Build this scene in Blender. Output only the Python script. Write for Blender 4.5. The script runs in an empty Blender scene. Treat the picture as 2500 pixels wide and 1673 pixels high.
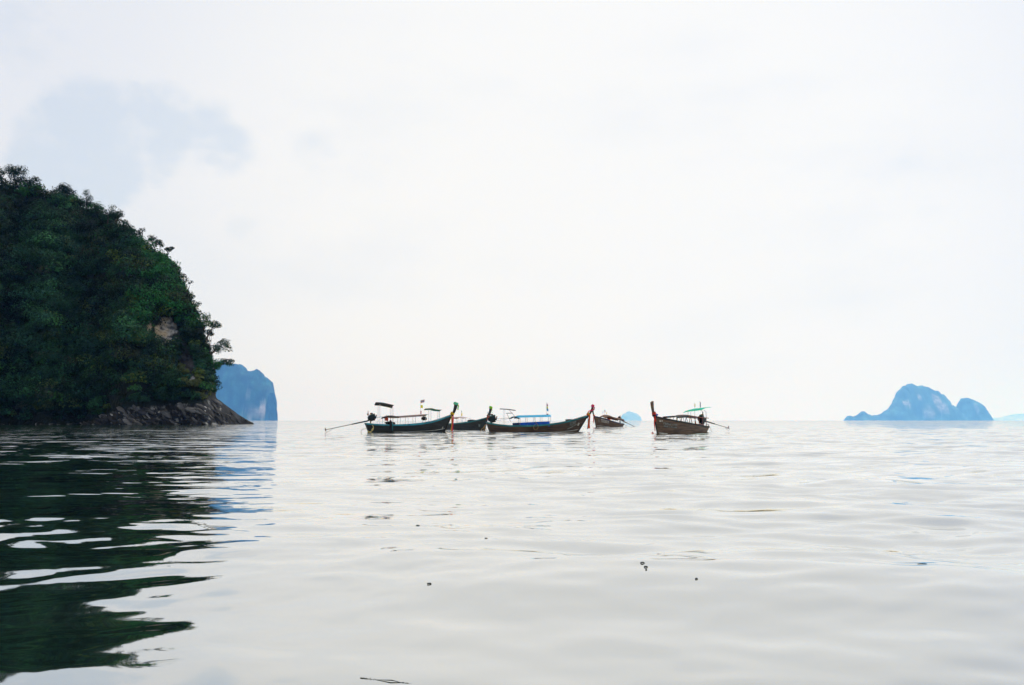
import bpy, math, random
import numpy as np
from mathutils import Vector, Matrix

random.seed(7)
rng = np.random.default_rng(11)
R = math.radians
C = bpy.context.scene.collection
SC = bpy.context.scene

# ------------------------------------------------------------------ camera, sky, sun, exposure
F = 2430.6                 # focal length in photograph pixels (35 mm lens on 36 mm film)
CAMH = 1.2
PITCH = math.atan(190.5 / F)
cam_data = bpy.data.cameras.new('camera')
cam_data.lens = 35.0
cam_data.sensor_width = 36.0
cam_data.clip_start = 0.1
cam_data.clip_end = 400000
cam = bpy.data.objects.new('camera', cam_data)
C.objects.link(cam)
cam.location = (0, 0, CAMH)
cam.rotation_euler = (R(90) + PITCH, 0, 0)
SC.camera = cam

SUN_EL, SUN_AZ = R(50), R(38)           # azimuth measured from +Y towards +X
world = bpy.data.worlds.new('World')
SC.world = world
world.use_nodes = True
wt = world.node_tree
wt.nodes.clear()


def nd(t, kind, **kw):
    n = t.nodes.new(kind)
    for k, v in kw.items():
        if k.startswith('i_'):
            key = k[2:]
            n.inputs[int(key) if key.isdigit() else key].default_value = v
        else:
            setattr(n, k, v)
    return n


def mth(t, op, a, b=None, c=None, clamp=False):
    n = t.nodes.new('ShaderNodeMath')
    n.operation = op
    n.use_clamp = clamp
    for i, x in enumerate((a, b, c)):
        if x is None:
            continue
        if hasattr(x, 'is_output'):
            t.links.new(x, n.inputs[i])
        else:
            n.inputs[i].default_value = x
    return n.outputs[0]


def mixc(t, fac, a, b):
    n = t.nodes.new('ShaderNodeMix')
    n.data_type = 'RGBA'
    for sock, x in ((n.inputs[0], fac), (n.inputs[6], a), (n.inputs[7], b)):
        if hasattr(x, 'is_output'):
            t.links.new(x, sock)
        else:
            sock.default_value = x if not isinstance(x, (tuple, list)) else (*x, 1)[:4]
    return n.outputs[2]


def ramp(t, fac, lo, hi):
    n = t.nodes.new('ShaderNodeMapRange')
    n.interpolation_type = 'SMOOTHSTEP'
    t.links.new(fac, n.inputs[0])
    n.inputs[1].default_value = lo
    n.inputs[2].default_value = hi
    return n.outputs[0]


def direction(px, py):
    u, v = (px - 1250) / F, (836.5 - py) / F
    return Vector((u, math.cos(PITCH) - v * math.sin(PITCH), math.sin(PITCH) + v * math.cos(PITCH)))


def at(px, py, Y):
    d = direction(px, py)
    return Vector((d.x / d.y * Y, Y, CAMH + d.z / d.y * Y))


def build_sky():
    t = wt
    out = nd(t, 'ShaderNodeOutputWorld')
    bg = nd(t, 'ShaderNodeBackground')
    bg.inputs['Strength'].default_value = 0.1
    sky = nd(t, 'ShaderNodeTexSky', sky_type='NISHITA', sun_disc=False, sun_elevation=SUN_EL,
             sun_rotation=SUN_AZ, air_density=1.0, dust_density=2.0, ozone_density=1.0)
    tc = nd(t, 'ShaderNodeTexCoord')
    nrm = nd(t, 'ShaderNodeVectorMath', operation='NORMALIZE')
    t.links.new(tc.outputs['Generated'], nrm.inputs[0])

    def dot_to(d):
        n = nd(t, 'ShaderNodeVectorMath', operation='DOT_PRODUCT')
        t.links.new(nrm.outputs[0], n.inputs[0])
        n.inputs[1].default_value = d.normalized()
        return n.outputs['Value']

    def noise(scale, detail, z=1.0, off=0.0, rough=0.55):
        m = nd(t, 'ShaderNodeMapping')
        m.inputs['Scale'].default_value = (1, 1, z)
        m.inputs['Location'].default_value = (off, off * .7, 0)
        t.links.new(nrm.outputs[0], m.inputs[0])
        n = nd(t, 'ShaderNodeTexNoise')
        n.inputs['Scale'].default_value = scale
        n.inputs['Detail'].default_value = detail
        n.inputs['Roughness'].default_value = rough
        t.links.new(m.outputs[0], n.inputs[0])
        return n.outputs[0]

    # overcast deck: brightest and warmest round the veiled sun, cooler and dimmer away from it
    glow = dot_to(direction(1480, 520))
    k = ramp(t, glow, 0.86, 0.985)
    k2 = ramp(t, glow, -1.0, 0.86)
    cool = (7.9, 8.15, 8.8, 1)
    warm = (9.5, 9.48, 9.35, 1)
    dim = (3.6, 3.9, 4.5, 1)
    deck = mixc(t, k, cool, warm)
    deck = mixc(t, k2, dim, deck)
    sep = nd(t, 'ShaderNodeSeparateXYZ')
    t.links.new(nrm.outputs[0], sep.inputs[0])
    up = ramp(t, sep.outputs[2], 0.45, 1.0)          # an overcast sky is brighter overhead
    deck = mixc(t, mth(t, 'MULTIPLY', up, .8), deck, (12.5, 12.6, 12.8, 1))
    # thin grey-blue drifts in the deck
    n1 = noise(3.2, 6, 3.2, 3.0)
    drift = mth(t, 'MULTIPLY', ramp(t, n1, 0.46, 0.76), 0.42)
    deck = mixc(t, drift, deck, (7.7, 8.1, 8.8, 1))
    # a thinner place in the deck where some blue shows, at the upper left above the headland
    n2 = noise(12.0, 9, 1.6, 2.9, 0.6)
    n2b = noise(4.0, 4, 1.2, 5.3)
    hole = None
    for (px, py, r, w) in ((235, 350, .052, .95), (120, 360, .034, .9), (370, 325, .046, .8), (190, 425, .045, .9), (500, 345, .04, .62),
                           (800, 345, .035, .26), (620, 610, .045, .26), (2160, 480, .05, .3), (0, 20, .05, .3), (2300, 790, .05, .25)):
        d = dot_to(direction(px, py))
        s = mth(t, 'MULTIPLY', ramp(t, d, math.cos(r * 1.5), math.cos(r * .25)), w)
        hole = s if hole is None else mth(t, 'MAXIMUM', hole, s)
    m = mth(t, 'ADD', hole, mth(t, 'MULTIPLY', mth(t, 'SUBTRACT', n2, 0.5), 2.4))
    m = mth(t, 'ADD', m, mth(t, 'MULTIPLY', mth(t, 'SUBTRACT', n2b, 0.5), .5))
    m = mth(t, 'MULTIPLY', ramp(t, m, 0.25, 0.85), mth(t, 'MINIMUM', mth(t, 'MULTIPLY', hole, 2.0), 1.0))
    blue = mixc(t, 0.72, sky.outputs[0], (6.2, 7.3, 8.8, 1))
    fac = mth(t, 'MULTIPLY', m, 0.46)
    col = mixc(t, fac, deck, blue)
    t.links.new(col, bg.inputs[0])
    t.links.new(bg.outputs[0], out.inputs[0])


build_sky()

sun_d = bpy.data.lights.new('sun', 'SUN')
sun_d.energy = 1.5
sun_d.angle = R(14)
sun_d.color = (1.0, 0.96, 0.9)
sun = bpy.data.objects.new('sun', sun_d)
C.objects.link(sun)
sdir = Vector((math.sin(SUN_AZ) * math.cos(SUN_EL), math.cos(SUN_AZ) * math.cos(SUN_EL), math.sin(SUN_EL)))
sun.rotation_euler = sdir.to_track_quat('Z', 'Y').to_euler()
sun.location = (0, 0, 60)

SC.view_settings.view_transform = 'Standard'
SC.view_settings.look = 'None'
SC.view_settings.exposure = 0.0
SC.view_settings.gamma = 1.0
SC.view_settings.use_curve_mapping = False
SC.render.engine = 'CYCLES'
SC.cycles.use_denoising = True
SC.cycles.max_bounces = 8
SC.cycles.volume_bounces = 2
SC.cycles.sample_clamp_indirect = 6.0

# ------------------------------------------------------------------ helpers


def tag(o, label=None, cat=None, group=None, kind=None):
    for k, v in (('label', label), ('category', cat), ('group', group), ('kind', kind)):
        if v:
            o[k] = v
    return o


def link(o, parent=None):
    C.objects.link(o)
    if parent is not None:
        o.parent = parent
    return o


def empty(name, loc=(0, 0, 0), rz=0.0, parent=None):
    o = bpy.data.objects.new(name, None)
    o.empty_display_size = 0.3
    o.location = loc
    o.rotation_euler = (0, 0, rz)
    return link(o, parent)


def np_mesh(name, verts, faces, smooth=False, mat=None, colors=None):
    verts = np.asarray(verts, dtype=np.float32)
    faces = np.asarray(faces, dtype=np.int32)
    n = faces.shape[1]
    me = bpy.data.meshes.new(name)
    me.vertices.add(len(verts))
    me.vertices.foreach_set('co', verts.ravel())
    me.loops.add(faces.size)
    me.loops.foreach_set('vertex_index', faces.ravel())
    me.polygons.add(len(faces))
    me.polygons.foreach_set('loop_start', np.arange(0, faces.size, n, dtype=np.int32))
    me.polygons.foreach_set('loop_total', np.full(len(faces), n, dtype=np.int32))
    me.polygons.foreach_set('use_smooth', np.full(len(faces), smooth))
    if colors is not None:
        a = me.color_attributes.new('tint', 'FLOAT_COLOR', 'POINT')
        cc = np.ones((len(verts), 4), dtype=np.float32)
        cc[:, :3] = colors
        a.data.foreach_set('color', cc.ravel())
    me.update(calc_edges=True)
    if mat:
        me.materials.append(mat)
    return me


def hash3(ix, iy, iz, seed):
    h = (ix.astype(np.int64) * 374761393 + iy.astype(np.int64) * 668265263 + iz.astype(np.int64) * 2147483647 + seed * 974634777) & 0xFFFFFFFF
    h = ((h ^ (h >> 13)) * 1274126177) & 0xFFFFFFFF
    h = (h ^ (h >> 16)) & 0xFFFFFFFF
    return h.astype(np.float64) / 4294967295.0


def vnoise(p, scale=1.0, seed=0):
    q = np.asarray(p, dtype=np.float64) * scale
    i = np.floor(q).astype(np.int64)
    f = q - i
    f = f * f * (3 - 2 * f)
    r = 0
    for dx in (0, 1):
        for dy in (0, 1):
            for dz in (0, 1):
                w = (f[:, 0] if dx else 1 - f[:, 0]) * (f[:, 1] if dy else 1 - f[:, 1]) * (f[:, 2] if dz else 1 - f[:, 2])
                r = r + w * hash3(i[:, 0] + dx, i[:, 1] + dy, i[:, 2] + dz, seed)
    return r


def fbm(p, scale, octaves=4, seed=0, gain=0.5):
    a, s, tot, r = 1.0, scale, 0.0, 0
    for o in range(octaves):
        r = r + a * (vnoise(p, s, seed + o * 17) * 2 - 1)
        tot += a
        a *= gain
        s *= 2.07
    return r / tot


class MB:
    """collects simple solids and writes them out as one mesh object"""

    def __init__(self):
        self.v, self.f = [], []

    def add(self, vs, fs):
        b = len(self.v)
        self.v += [tuple(x) for x in vs]
        self.f += [tuple(i + b for i in f) for f in fs]
        return self

    def box(self, c, s, rot=None):
        m = rot if rot is not None else Matrix.Identity(3)
        vs = [Vector(c) + m @ Vector((x * s[0] / 2, y * s[1] / 2, z * s[2] / 2)) for x in (-1, 1) for y in (-1, 1) for z in (-1, 1)]
        return self.add(vs, [(0, 1, 3, 2), (4, 6, 7, 5), (0, 4, 5, 1), (2, 3, 7, 6), (0, 2, 6, 4), (1, 5, 7, 3)])

    def tube(self, pts, rad, n=6, cap=True):
        pts = [Vector(p) for p in pts]
        rads = rad if isinstance(rad, (list, tuple)) else [rad] * len(pts)
        rings = []
        for i, p in enumerate(pts):
            d = (pts[min(i + 1, len(pts) - 1)] - pts[max(i - 1, 0)])
            if d.length < 1e-9:
                d = Vector((0, 0, 1))
            d.normalize()
            up = Vector((0, 1, 0)) if abs(d.y) < .9 else Vector((1, 0, 0))
            a = d.cross(up).normalized()
            b = d.cross(a)
            rings.append([p + (a * math.cos(2 * math.pi * k / n) + b * math.sin(2 * math.pi * k / n)) * rads[i] for k in range(n)])
        vs = [q for r in rings for q in r]
        fs = [(i * n + k, i * n + (k + 1) % n, (i + 1) * n + (k + 1) % n, (i + 1) * n + k) for i in range(len(pts) - 1) for k in range(n)]
        if cap:
            fs += [tuple(range(n))[::-1], tuple((len(pts) - 1) * n + k for k in range(n))]
        return self.add(vs, fs)

    def ell(self, c, s, nu=10, nv=7, jitter=0.0):
        vs, fs = [], []
        for j in range(nv + 1):
            th = math.pi * j / nv
            for i in range(nu):
                ph = 2 * math.pi * i / nu
                k = 1 + random.uniform(-jitter, jitter)
                vs.append((c[0] + s[0] * k * math.sin(th) * math.cos(ph), c[1] + s[1] * k * math.sin(th) * math.sin(ph), c[2] + s[2] * k * math.cos(th)))
        for j in range(nv):
            for i in range(nu):
                fs.append((j * nu + i, (j + 1) * nu + i, (j + 1) * nu + (i + 1) % nu, j * nu + (i + 1) % nu))
        return self.add(vs, fs)

    def strip(self, rows, thick=0.0):
        """rows: list of point rows (grid). thick > 0 gives it a second side."""
        n = len(rows[0])
        g = [Vector(p) for r in rows for p in r]
        fs = [(i * n + k, i * n + k + 1, (i + 1) * n + k + 1, (i + 1) * n + k) for i in range(len(rows) - 1) for k in range(n - 1)]
        if thick:
            m = len(g)
            e1 = g[n] - g[0] if len(rows) > 1 else Vector((1, 0, 0))
            e2 = g[n - 1] - g[0]
            nn = e1.cross(e2).normalized() * thick
            g2 = g + [p + nn for p in g]
            f2 = fs + [tuple(i + m for i in f[::-1]) for f in fs]
            R_ = len(rows)
            for i in range(R_ - 1):
                f2.append((i * n, (i + 1) * n, (i + 1) * n + m, i * n + m))
                f2.append((i * n + n - 1, i * n + n - 1 + m, (i + 1) * n + n - 1 + m, (i + 1) * n + n - 1))
            for k in range(n - 1):
                f2.append((k, k + m, k + 1 + m, k + 1))
                b = (R_ - 1) * n
                f2.append((b + k, b + k + 1, b + k + 1 + m, b + k + m))
            return self.add(g2, f2)
        return self.add(g, fs)

    def build(self, name, mat, parent=None, smooth=False):
        me = bpy.data.meshes.new(name)
        me.from_pydata(self.v, [], self.f)
        me.validate()
        if smooth:
            me.polygons.foreach_set('use_smooth', [True] * len(me.polygons))
        me.materials.append(mat)
        me.update()
        return link(bpy.data.objects.new(name, me), parent)


# ------------------------------------------------------------------ materials
MATS = {}


def pmat(name, col, rough=0.7, metal=0.0, var=0.25, scale=3.0, bump=0.0, bscale=20.0, stretch=(1, 1, 1), trans=0.0, spec=0.3):
    m = bpy.data.materials.new(name)
    m.use_nodes = True
    t = m.node_tree
    b = t.nodes['Principled BSDF']
    tc = nd(t, 'ShaderNodeTexCoord')
    mp = nd(t, 'ShaderNodeMapping')
    mp.inputs['Scale'].default_value = stretch
    t.links.new(tc.outputs['Object'], mp.inputs[0])
    n = nd(t, 'ShaderNodeTexNoise')
    n.inputs['Scale'].default_value = scale
    n.inputs['Detail'].default_value = 6
    t.links.new(mp.outputs[0], n.inputs[0])
    f = ramp(t, n.outputs[0], 0.3, 0.7)
    lo = tuple(c * (1 - var) for c in col)
    hi = tuple(min(1, c * (1 + var)) for c in col)
    t.links.new(mixc(t, f, lo, hi), b.inputs['Base Color'])
    b.inputs['Roughness'].default_value = rough
    b.inputs['Metallic'].default_value = metal
    b.inputs['Specular IOR Level'].default_value = spec
    if bump:
        n2 = nd(t, 'ShaderNodeTexNoise')
        n2.inputs['Scale'].default_value = bscale
        n2.inputs['Detail'].default_value = 5
        t.links.new(mp.outputs[0], n2.inputs[0])
        bp = nd(t, 'ShaderNodeBump')
        bp.inputs['Strength'].default_value = bump
        bp.inputs['Distance'].default_value = 0.05
        t.links.new(n2.outputs[0], bp.inputs['Height'])
        t.links.new(bp.outputs[0], b.inputs['Normal'])
    if trans:
        tr = nd(t, 'ShaderNodeBsdfTranslucent')
        tr.inputs[0].default_value = (*hi, 1)
        mx = nd(t, 'ShaderNodeMixShader')
        mx.inputs[0].default_value = trans
        t.links.new(b.outputs[0], mx.inputs[1])
        t.links.new(tr.outputs[0], mx.inputs[2])
        t.links.new(mx.outputs[0], t.nodes['Material Output'].inputs[0])
    MATS[name] = m
    return m


def tint_mat(name, rough=0.75, bump=0.6, bscale=1.0, trans=0.0, var=0.25, scale=0.6, bdist=0.5, spec=0.2):
    """colour comes from the mesh's own tint attribute, varied by noise"""
    m = bpy.data.materials.new(name)
    m.use_nodes = True
    t = m.node_tree
    b = t.nodes['Principled BSDF']
    at_ = nd(t, 'ShaderNodeAttribute', attribute_name='tint')
    tc = nd(t, 'ShaderNodeTexCoord')
    n = nd(t, 'ShaderNodeTexNoise')
    n.inputs['Scale'].default_value = scale
    n.inputs['Detail'].default_value = 8
    t.links.new(tc.outputs['Object'], n.inputs[0])
    f = mth(t, 'ADD', mth(t, 'MULTIPLY', ramp(t, n.outputs[0], .3, .7), 2 * var), 1 - var)
    mul = nd(t, 'ShaderNodeVectorMath', operation='SCALE')
    t.links.new(at_.outputs['Color'], mul.inputs[0])
    t.links.new(f, mul.inputs['Scale'])
    t.links.new(mul.outputs[0], b.inputs['Base Color'])
    b.inputs['Roughness'].default_value = rough
    b.inputs['Specular IOR Level'].default_value = spec
    if bump:
        n2 = nd(t, 'ShaderNodeTexNoise')
        n2.inputs['Scale'].default_value = bscale
        n2.inputs['Detail'].default_value = 8
        n2.inputs['Roughness'].default_value = .65
        t.links.new(tc.outputs['Object'], n2.inputs[0])
        bp = nd(t, 'ShaderNodeBump')
        bp.inputs['Strength'].default_value = bump
        bp.inputs['Distance'].default_value = bdist
        t.links.new(n2.outputs[0], bp.inputs['Height'])
        t.links.new(bp.outputs[0], b.inputs['Normal'])
    if trans:
        tr = nd(t, 'ShaderNodeBsdfTranslucent')
        t.links.new(mul.outputs[0], tr.inputs[0])
        mx = nd(t, 'ShaderNodeMixShader')
        mx.inputs[0].default_value = trans
        t.links.new(b.outputs[0], mx.inputs[1])
        t.links.new(tr.outputs[0], mx.inputs[2])
        t.links.new(mx.outputs[0], t.nodes['Material Output'].inputs[0])
    MATS[name] = m
    return m


def water_mat():
    m = bpy.data.materials.new('sea_water')
    m.use_nodes = True
    t = m.node_tree
    t.nodes.clear()
    out = nd(t, 'ShaderNodeOutputMaterial')
    body = nd(t, 'ShaderNodeBsdfDiffuse')
    body.inputs[0].default_value = (0.010, 0.026, 0.013, 1)
    gl = nd(t, 'ShaderNodeBsdfGlossy')
    gl.inputs['Color'].default_value = (0.985, 0.985, 0.97, 1)
    gl.inputs['Roughness'].default_value = 0.03
    tc = nd(t, 'ShaderNodeTexCoord')
    # small ripples: a random tilt of the surface, unfiltered, so that far water stays rough
    at_ = nd(t, 'ShaderNodeAttribute', attribute_name='tint')
    sp = nd(t, 'ShaderNodeSeparateColor')
    t.links.new(at_.outputs['Color'], sp.inputs[0])
    geo = nd(t, 'ShaderNodeNewGeometry')
    acc = geo.outputs['Normal']
    for sc, st, amp, off, ch in ((0.55, (.55, 1.5, 1), .8, 0, 0), (2.4, (.6, 1.4, 1), .55, 7, 0), (6.0, (.7, 1.3, 1), .10, 3, 1)):
        mp = nd(t, 'ShaderNodeMapping')
        mp.inputs['Scale'].default_value = st
        mp.inputs['Location'].default_value = (off, off, off)
        t.links.new(tc.outputs['Object'], mp.inputs[0])
        n = nd(t, 'ShaderNodeTexNoise')
        n.inputs['Scale'].default_value = sc
        n.inputs['Detail'].default_value = 1.5
        t.links.new(mp.outputs[0], n.inputs[0])
        sb = nd(t, 'ShaderNodeVectorMath', operation='SUBTRACT')
        t.links.new(n.outputs['Color'], sb.inputs[0])
        sb.inputs[1].default_value = (.5, .5, .5)
        fl = nd(t, 'ShaderNodeVectorMath', operation='MULTIPLY')
        t.links.new(sb.outputs[0], fl.inputs[0])
        fl.inputs[1].default_value = (amp * .6, amp, 0)
        sl = nd(t, 'ShaderNodeVectorMath', operation='SCALE')
        t.links.new(fl.outputs[0], sl.inputs[0])
        t.links.new(sp.outputs[ch], sl.inputs['Scale'])
        ad = nd(t, 'ShaderNodeVectorMath', operation='ADD')
        t.links.new(acc, ad.inputs[0])
        t.links.new(sl.outputs[0], ad.inputs[1])
        acc = ad.outputs[0]
    bp = nd(t, 'ShaderNodeVectorMath', operation='NORMALIZE')
    t.links.new(acc, bp.inputs[0])
    t.links.new(bp.outputs[0], gl.inputs['Normal'])
    fr = nd(t, 'ShaderNodeFresnel')
    fr.inputs['IOR'].default_value = 1.34
    t.links.new(bp.outputs[0], fr.inputs['Normal'])
    f = mth(t, 'ADD', mth(t, 'MULTIPLY', mth(t, 'POWER', fr.outputs[0], .62), 0.60), 0.45, clamp=True)
    mx = nd(t, 'ShaderNodeMixShader')
    t.links.new(f, mx.inputs[0])
    t.links.new(body.outputs[0], mx.inputs[1])
    t.links.new(gl.outputs[0], mx.inputs[2])
    t.links.new(mx.outputs[0], out.inputs[0])
    return m


# ------------------------------------------------------------------ the sea
SEA = {}


def build_sea():
    radii = [0.6, 1.2, 1.8]
    r = 2.3
    while r < 160:
        radii.append(r)
        r *= 1.0068
    while r < 109000:
        radii.append(r)
        r *= 1.035
    radii.append(110000.0)
    radii = np.array(radii)
    ang = list(np.arange(-R(42), R(42), 0.0029))
    ang += list(np.linspace(R(42), R(318), 60)[0:-1])
    ang = np.array(ang)
    A, RR = np.meshgrid(ang, radii)
    X = (np.sin(A) * RR).ravel()
    Y = (np.cos(A) * RR).ravel()
    rr = RR.ravel()
    Z = np.zeros_like(X)
    left = np.zeros_like(X)
    spacing = np.maximum(rr * 0.0068, 0.02)
    g = np.random.default_rng(5)
    P3 = np.stack([X, Y, np.zeros_like(X)], 1)
    near = rr < 420
    mod = np.ones_like(X)
    mod[near] = 0.55 + 1.1 * vnoise(P3[near], 0.11, 3) * 1.0
    wob = np.zeros((len(X), 2))
    wob[near, 0] = fbm(P3[near], 0.25, 2, 31) * .55
    wob[near, 1] = fbm(P3[near], 0.25, 2, 57) * .55
    # calmer in the lee of the headland (left), livelier towards the open bay (right)
    azi = np.clip((X / np.maximum(np.hypot(X, Y), .1) + .30) / .62, 0, 1)
    lee = .80 + 1.2 * azi * azi * (3 - 2 * azi)
    lee_long = .40 + 2.7 * azi * azi * (3 - 2 * azi)
    calm = np.clip((rr - 2) / 9, .62, 1)
    n = 84
    for i in range(n):
        lam = 0.30 * (9.5 / 0.30) ** ((i + g.random()) / n)
        spread = R(40) if lam < 2.5 else R(34)
        th = g.normal(R(8), spread)
        k = 2 * math.pi / lam
        slope = 0.0072 if lam < 0.6 else (0.0086 if lam < 2.2 else 0.0030)
        amp = slope / k * 1.0
        w = np.clip((lam / spacing - 3.0) / 3.0, 0, 1)
        ph = k * (np.sin(th) * (X + wob[:, 0]) + np.cos(th) * (Y + wob[:, 1])) + g.random() * 6.283
        mm = mod * lee * calm if lam < 1.4 else (lee * calm if lam < 2.2 else lee_long)
        Z += np.where(near, amp * w * mm * np.sin(ph), 0)
    far = np.clip((rr - 8) / 42, 0, 1)
    tint = np.stack([.09 + .86 * far ** .7, .14 + .4 * far, far], 1)
    # one low swell rolling past close in front of the viewer
    ks = 2 * math.pi / 4.4
    q = Y * .985 + X * .17
    Z += .040 / ks * np.sin(ks * (q - 5.25) + math.pi) * np.exp(-((rr - 5.3) / 2.6) ** 2)
    nr, na = len(radii), len(ang)
    idx = np.arange(nr * na).reshape(nr, na)
    a0 = idx[:-1, :]
    a1 = idx[1:, :]
    nxt0 = np.roll(a0, -1, axis=1)
    nxt1 = np.roll(a1, -1, axis=1)
    faces = np.stack([a0, nxt0, nxt1, a1], -1).reshape(-1, 4)
    V = np.stack([X, Y, Z], 1)
    SEA['V'] = V[(rr < 60) & (Y > 0)]
    me = np_mesh('sea', V, faces, True, water_mat(), tint)
    # close the small hole round the centre of the sheet
    o = link(bpy.data.objects.new('sea', me))
    tag(o, 'calm grey-green sea with low glassy ripples', kind='structure')
    import bmesh
    bm = bmesh.new()
    bm.from_mesh(me)
    bm.verts.ensure_lookup_table()
    ring = [bm.verts[int(j)] for j in idx[0]]
    f = bm.faces.new(ring)
    f.smooth = True
    f.normal_update()
    if f.normal.z < 0:
        f.normal_flip()
    bm.to_mesh(me)
    bm.free()


build_sea()


# ------------------------------------------------------------------ haze
def build_haze():
    m = bpy.data.materials.new('haze')
    m.use_nodes = True
    t = m.node_tree
    t.nodes.clear()
    out = nd(t, 'ShaderNodeOutputMaterial')
    v = nd(t, 'ShaderNodeVolumePrincipled')
    v.inputs['Color'].default_value = (0.14, 0.42, 1.0, 1)
    v.inputs['Absorption Color'].default_value = (1, 1, 1, 1)
    v.inputs['Density'].default_value = 4.0e-5
    v.inputs['Anisotropy'].default_value = 0.5
    t.links.new(v.outputs[0], out.inputs['Volume'])
    b = MB().box((0, 0, 1148), (224000, 224000, 2304))
    o = b.build('haze', m)
    tag(o, 'thin blue sea haze over the whole bay', kind='stuff')


build_haze()

# ------------------------------------------------------------------ far islands and the second headland
TM_FAR = tint_mat('far_forest', .9, .8, .008, var=.45, scale=.006, bdist=60)


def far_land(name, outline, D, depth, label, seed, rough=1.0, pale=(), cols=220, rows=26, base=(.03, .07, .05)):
    px = np.array([o[0] for o in outline], float)
    py = np.array([o[1] for o in outline], float)
    xs = np.linspace(px[0], px[-1], cols)
    top = np.interp(xs, px, py)
    m = D / F
    q = np.stack([xs, np.zeros_like(xs), np.zeros_like(xs)], 1)
    top = top - rough * (fbm(q, .16, 3, seed) * 3.0 + np.abs(fbm(q, .45, 2, seed + 3)) * 3.0) * np.clip((1027 - top) / 20, 0, 1) - rough * 1.2 * np.clip((1027 - top) / 30, 0, 1)
    H = np.maximum((1027 - top) * m, 2)
    V, Cc = [], []
    t = np.linspace(-1, 1, rows)
    for j, tt in enumerate(t):
        z = H * (1 - abs(tt) ** 2.6) - 1.0
        dep = depth * (0.25 + .75 * np.clip(H / H.max(), 0, 1))
        y = D + dep + dep * tt
        P = np.stack([xs * 0, y, z], 1)
        P[:, 0] = (xs - 1250) / F * D * (1 + 0 * y)
        n = fbm(P, 1 / (D / 50.), 4, seed + 9)
        P[:, 1] += n * depth * .35 * (1 - abs(tt)) ** .3
        V.append(P)
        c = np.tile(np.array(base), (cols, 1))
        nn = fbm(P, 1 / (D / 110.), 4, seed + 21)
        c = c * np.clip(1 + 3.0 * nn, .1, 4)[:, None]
        pyz = 1027 - z / m
        for (cx, cy, rx, ry, s) in pale:
            e = ((xs - cx) / rx) ** 2 + ((pyz - cy) / ry) ** 2
            w = np.clip(1.3 - e + nn * 1.6, 0, 1) * s * (tt < 0)
            c = c * (1 - w[:, None]) + np.array([.42, .36, .33]) * w[:, None]
        Cc.append(c)
    V = np.concatenate(V)
    Cc = np.concatenate(Cc)
    idx = np.arange(rows * cols).reshape(rows, cols)
    fa = np.stack([idx[:-1, :-1], idx[:-1, 1:], idx[1:, 1:], idx[1:, :-1]], -1).reshape(-1, 4)
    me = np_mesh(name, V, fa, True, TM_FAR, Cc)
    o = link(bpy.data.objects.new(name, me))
    tag(o, label, kind='structure')
    return o


far_land('far_headland', [(505, 880), (520, 884), (545, 888), (560, 890), (572, 902), (585, 906), (592, 903), (602, 901), (610, 905), (622, 920), (632, 928), (640, 931),
                          (646, 944), (649, 962), (647.5, 985), (648, 1002), (648.3, 1020), (648.6, 1026.5)],
         17000, 750, 'blue hazy limestone headland seen past the foot of the near cliff', 3, 1.3,
         pale=((640, 1000, 9, 22, 1), (612, 1010, 22, 14, .8), (590, 1016, 16, 9, .6), (600, 960, 6, 16, .3)), base=(.012, .05, .04))
far_land('island', [(2072, 1026), (2073, 1018), (2080, 1017), (2086, 1019), (2100, 1015), (2112, 1010), (2120, 1008), (2131, 1013), (2140, 1016), (2160, 1014),
                    (2170, 1008), (2185, 998), (2196, 991), (2205, 981), (2213, 971), (2220, 974), (2226, 960), (2230, 953), (2237, 952), (2241, 940),
                    (2252, 939), (2270, 942), (2288, 944), (2296, 950), (2310, 956), (2322, 965), (2330, 974), (2334, 987), (2342, 991), (2350, 998),
                    (2354, 1014), (2361, 1014), (2364, 992), (2372, 979), (2382, 976), (2393, 976), (2402, 983), (2413, 990), (2419, 1003), (2424, 1016), (2425.3, 1026.5)],
         33000, 1100, 'large blue hazy island with a steep main peak and a round knob at its right end', 8, 1.3,
         pale=((2296, 985, 10, 26, .9), (2222, 985, 9, 6, .9), (2256, 970, 5, 8, .8), (2268, 1010, 18, 16, .6), (2306, 998, 11, 9, .9), (2390, 1000, 6, 14, .4)), cols=320)
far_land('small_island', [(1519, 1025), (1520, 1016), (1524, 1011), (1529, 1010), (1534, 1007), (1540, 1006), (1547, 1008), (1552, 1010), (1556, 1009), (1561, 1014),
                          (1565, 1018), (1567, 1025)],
         72000, 1200, 'small pale blue wooded island low on the horizon behind the boats', 13, .8, cols=120, base=(.14, .14, .10))  # base lighter than forest, carrying extra haze in the island's own colour
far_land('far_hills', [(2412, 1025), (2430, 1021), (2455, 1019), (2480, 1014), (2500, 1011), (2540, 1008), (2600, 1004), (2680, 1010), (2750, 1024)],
         100000, 2000, 'very faint far hills on the horizon at the right edge', 23, .3, cols=90, base=(.30, .30, .28))  # base paled: part of the distance haze is put into the hills' colour

# ------------------------------------------------------------------ the near headland
RIDGE = np.array([(-700, 330), (-300, 400), (-100, 425), (0, 445), (50, 447), (100, 468), (160, 480), (213, 502), (256, 533), (309, 570), (352, 600), (400, 635), (425, 672),
                  (444, 710), (468, 760), (488, 805), (502, 850), (509, 890), (519, 930), (524, 962), (532, 974), (545, 984), (562, 997), (580, 1010), (600, 1022), (620, 1033),
                  (630, 1040), (650, 1052)], float)
# base of the foliage (top of bare rock) in photograph rows
RIDGE[:15, 1] += 8
ROCKTOP = np.array([(-700, 1034), (190, 1032), (240, 1026), (262, 1008), (300, 992), (360, 990), (420, 986), (470, 984), (500, 980), (520, 966), (535, 960), (700, 900)], float)


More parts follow.
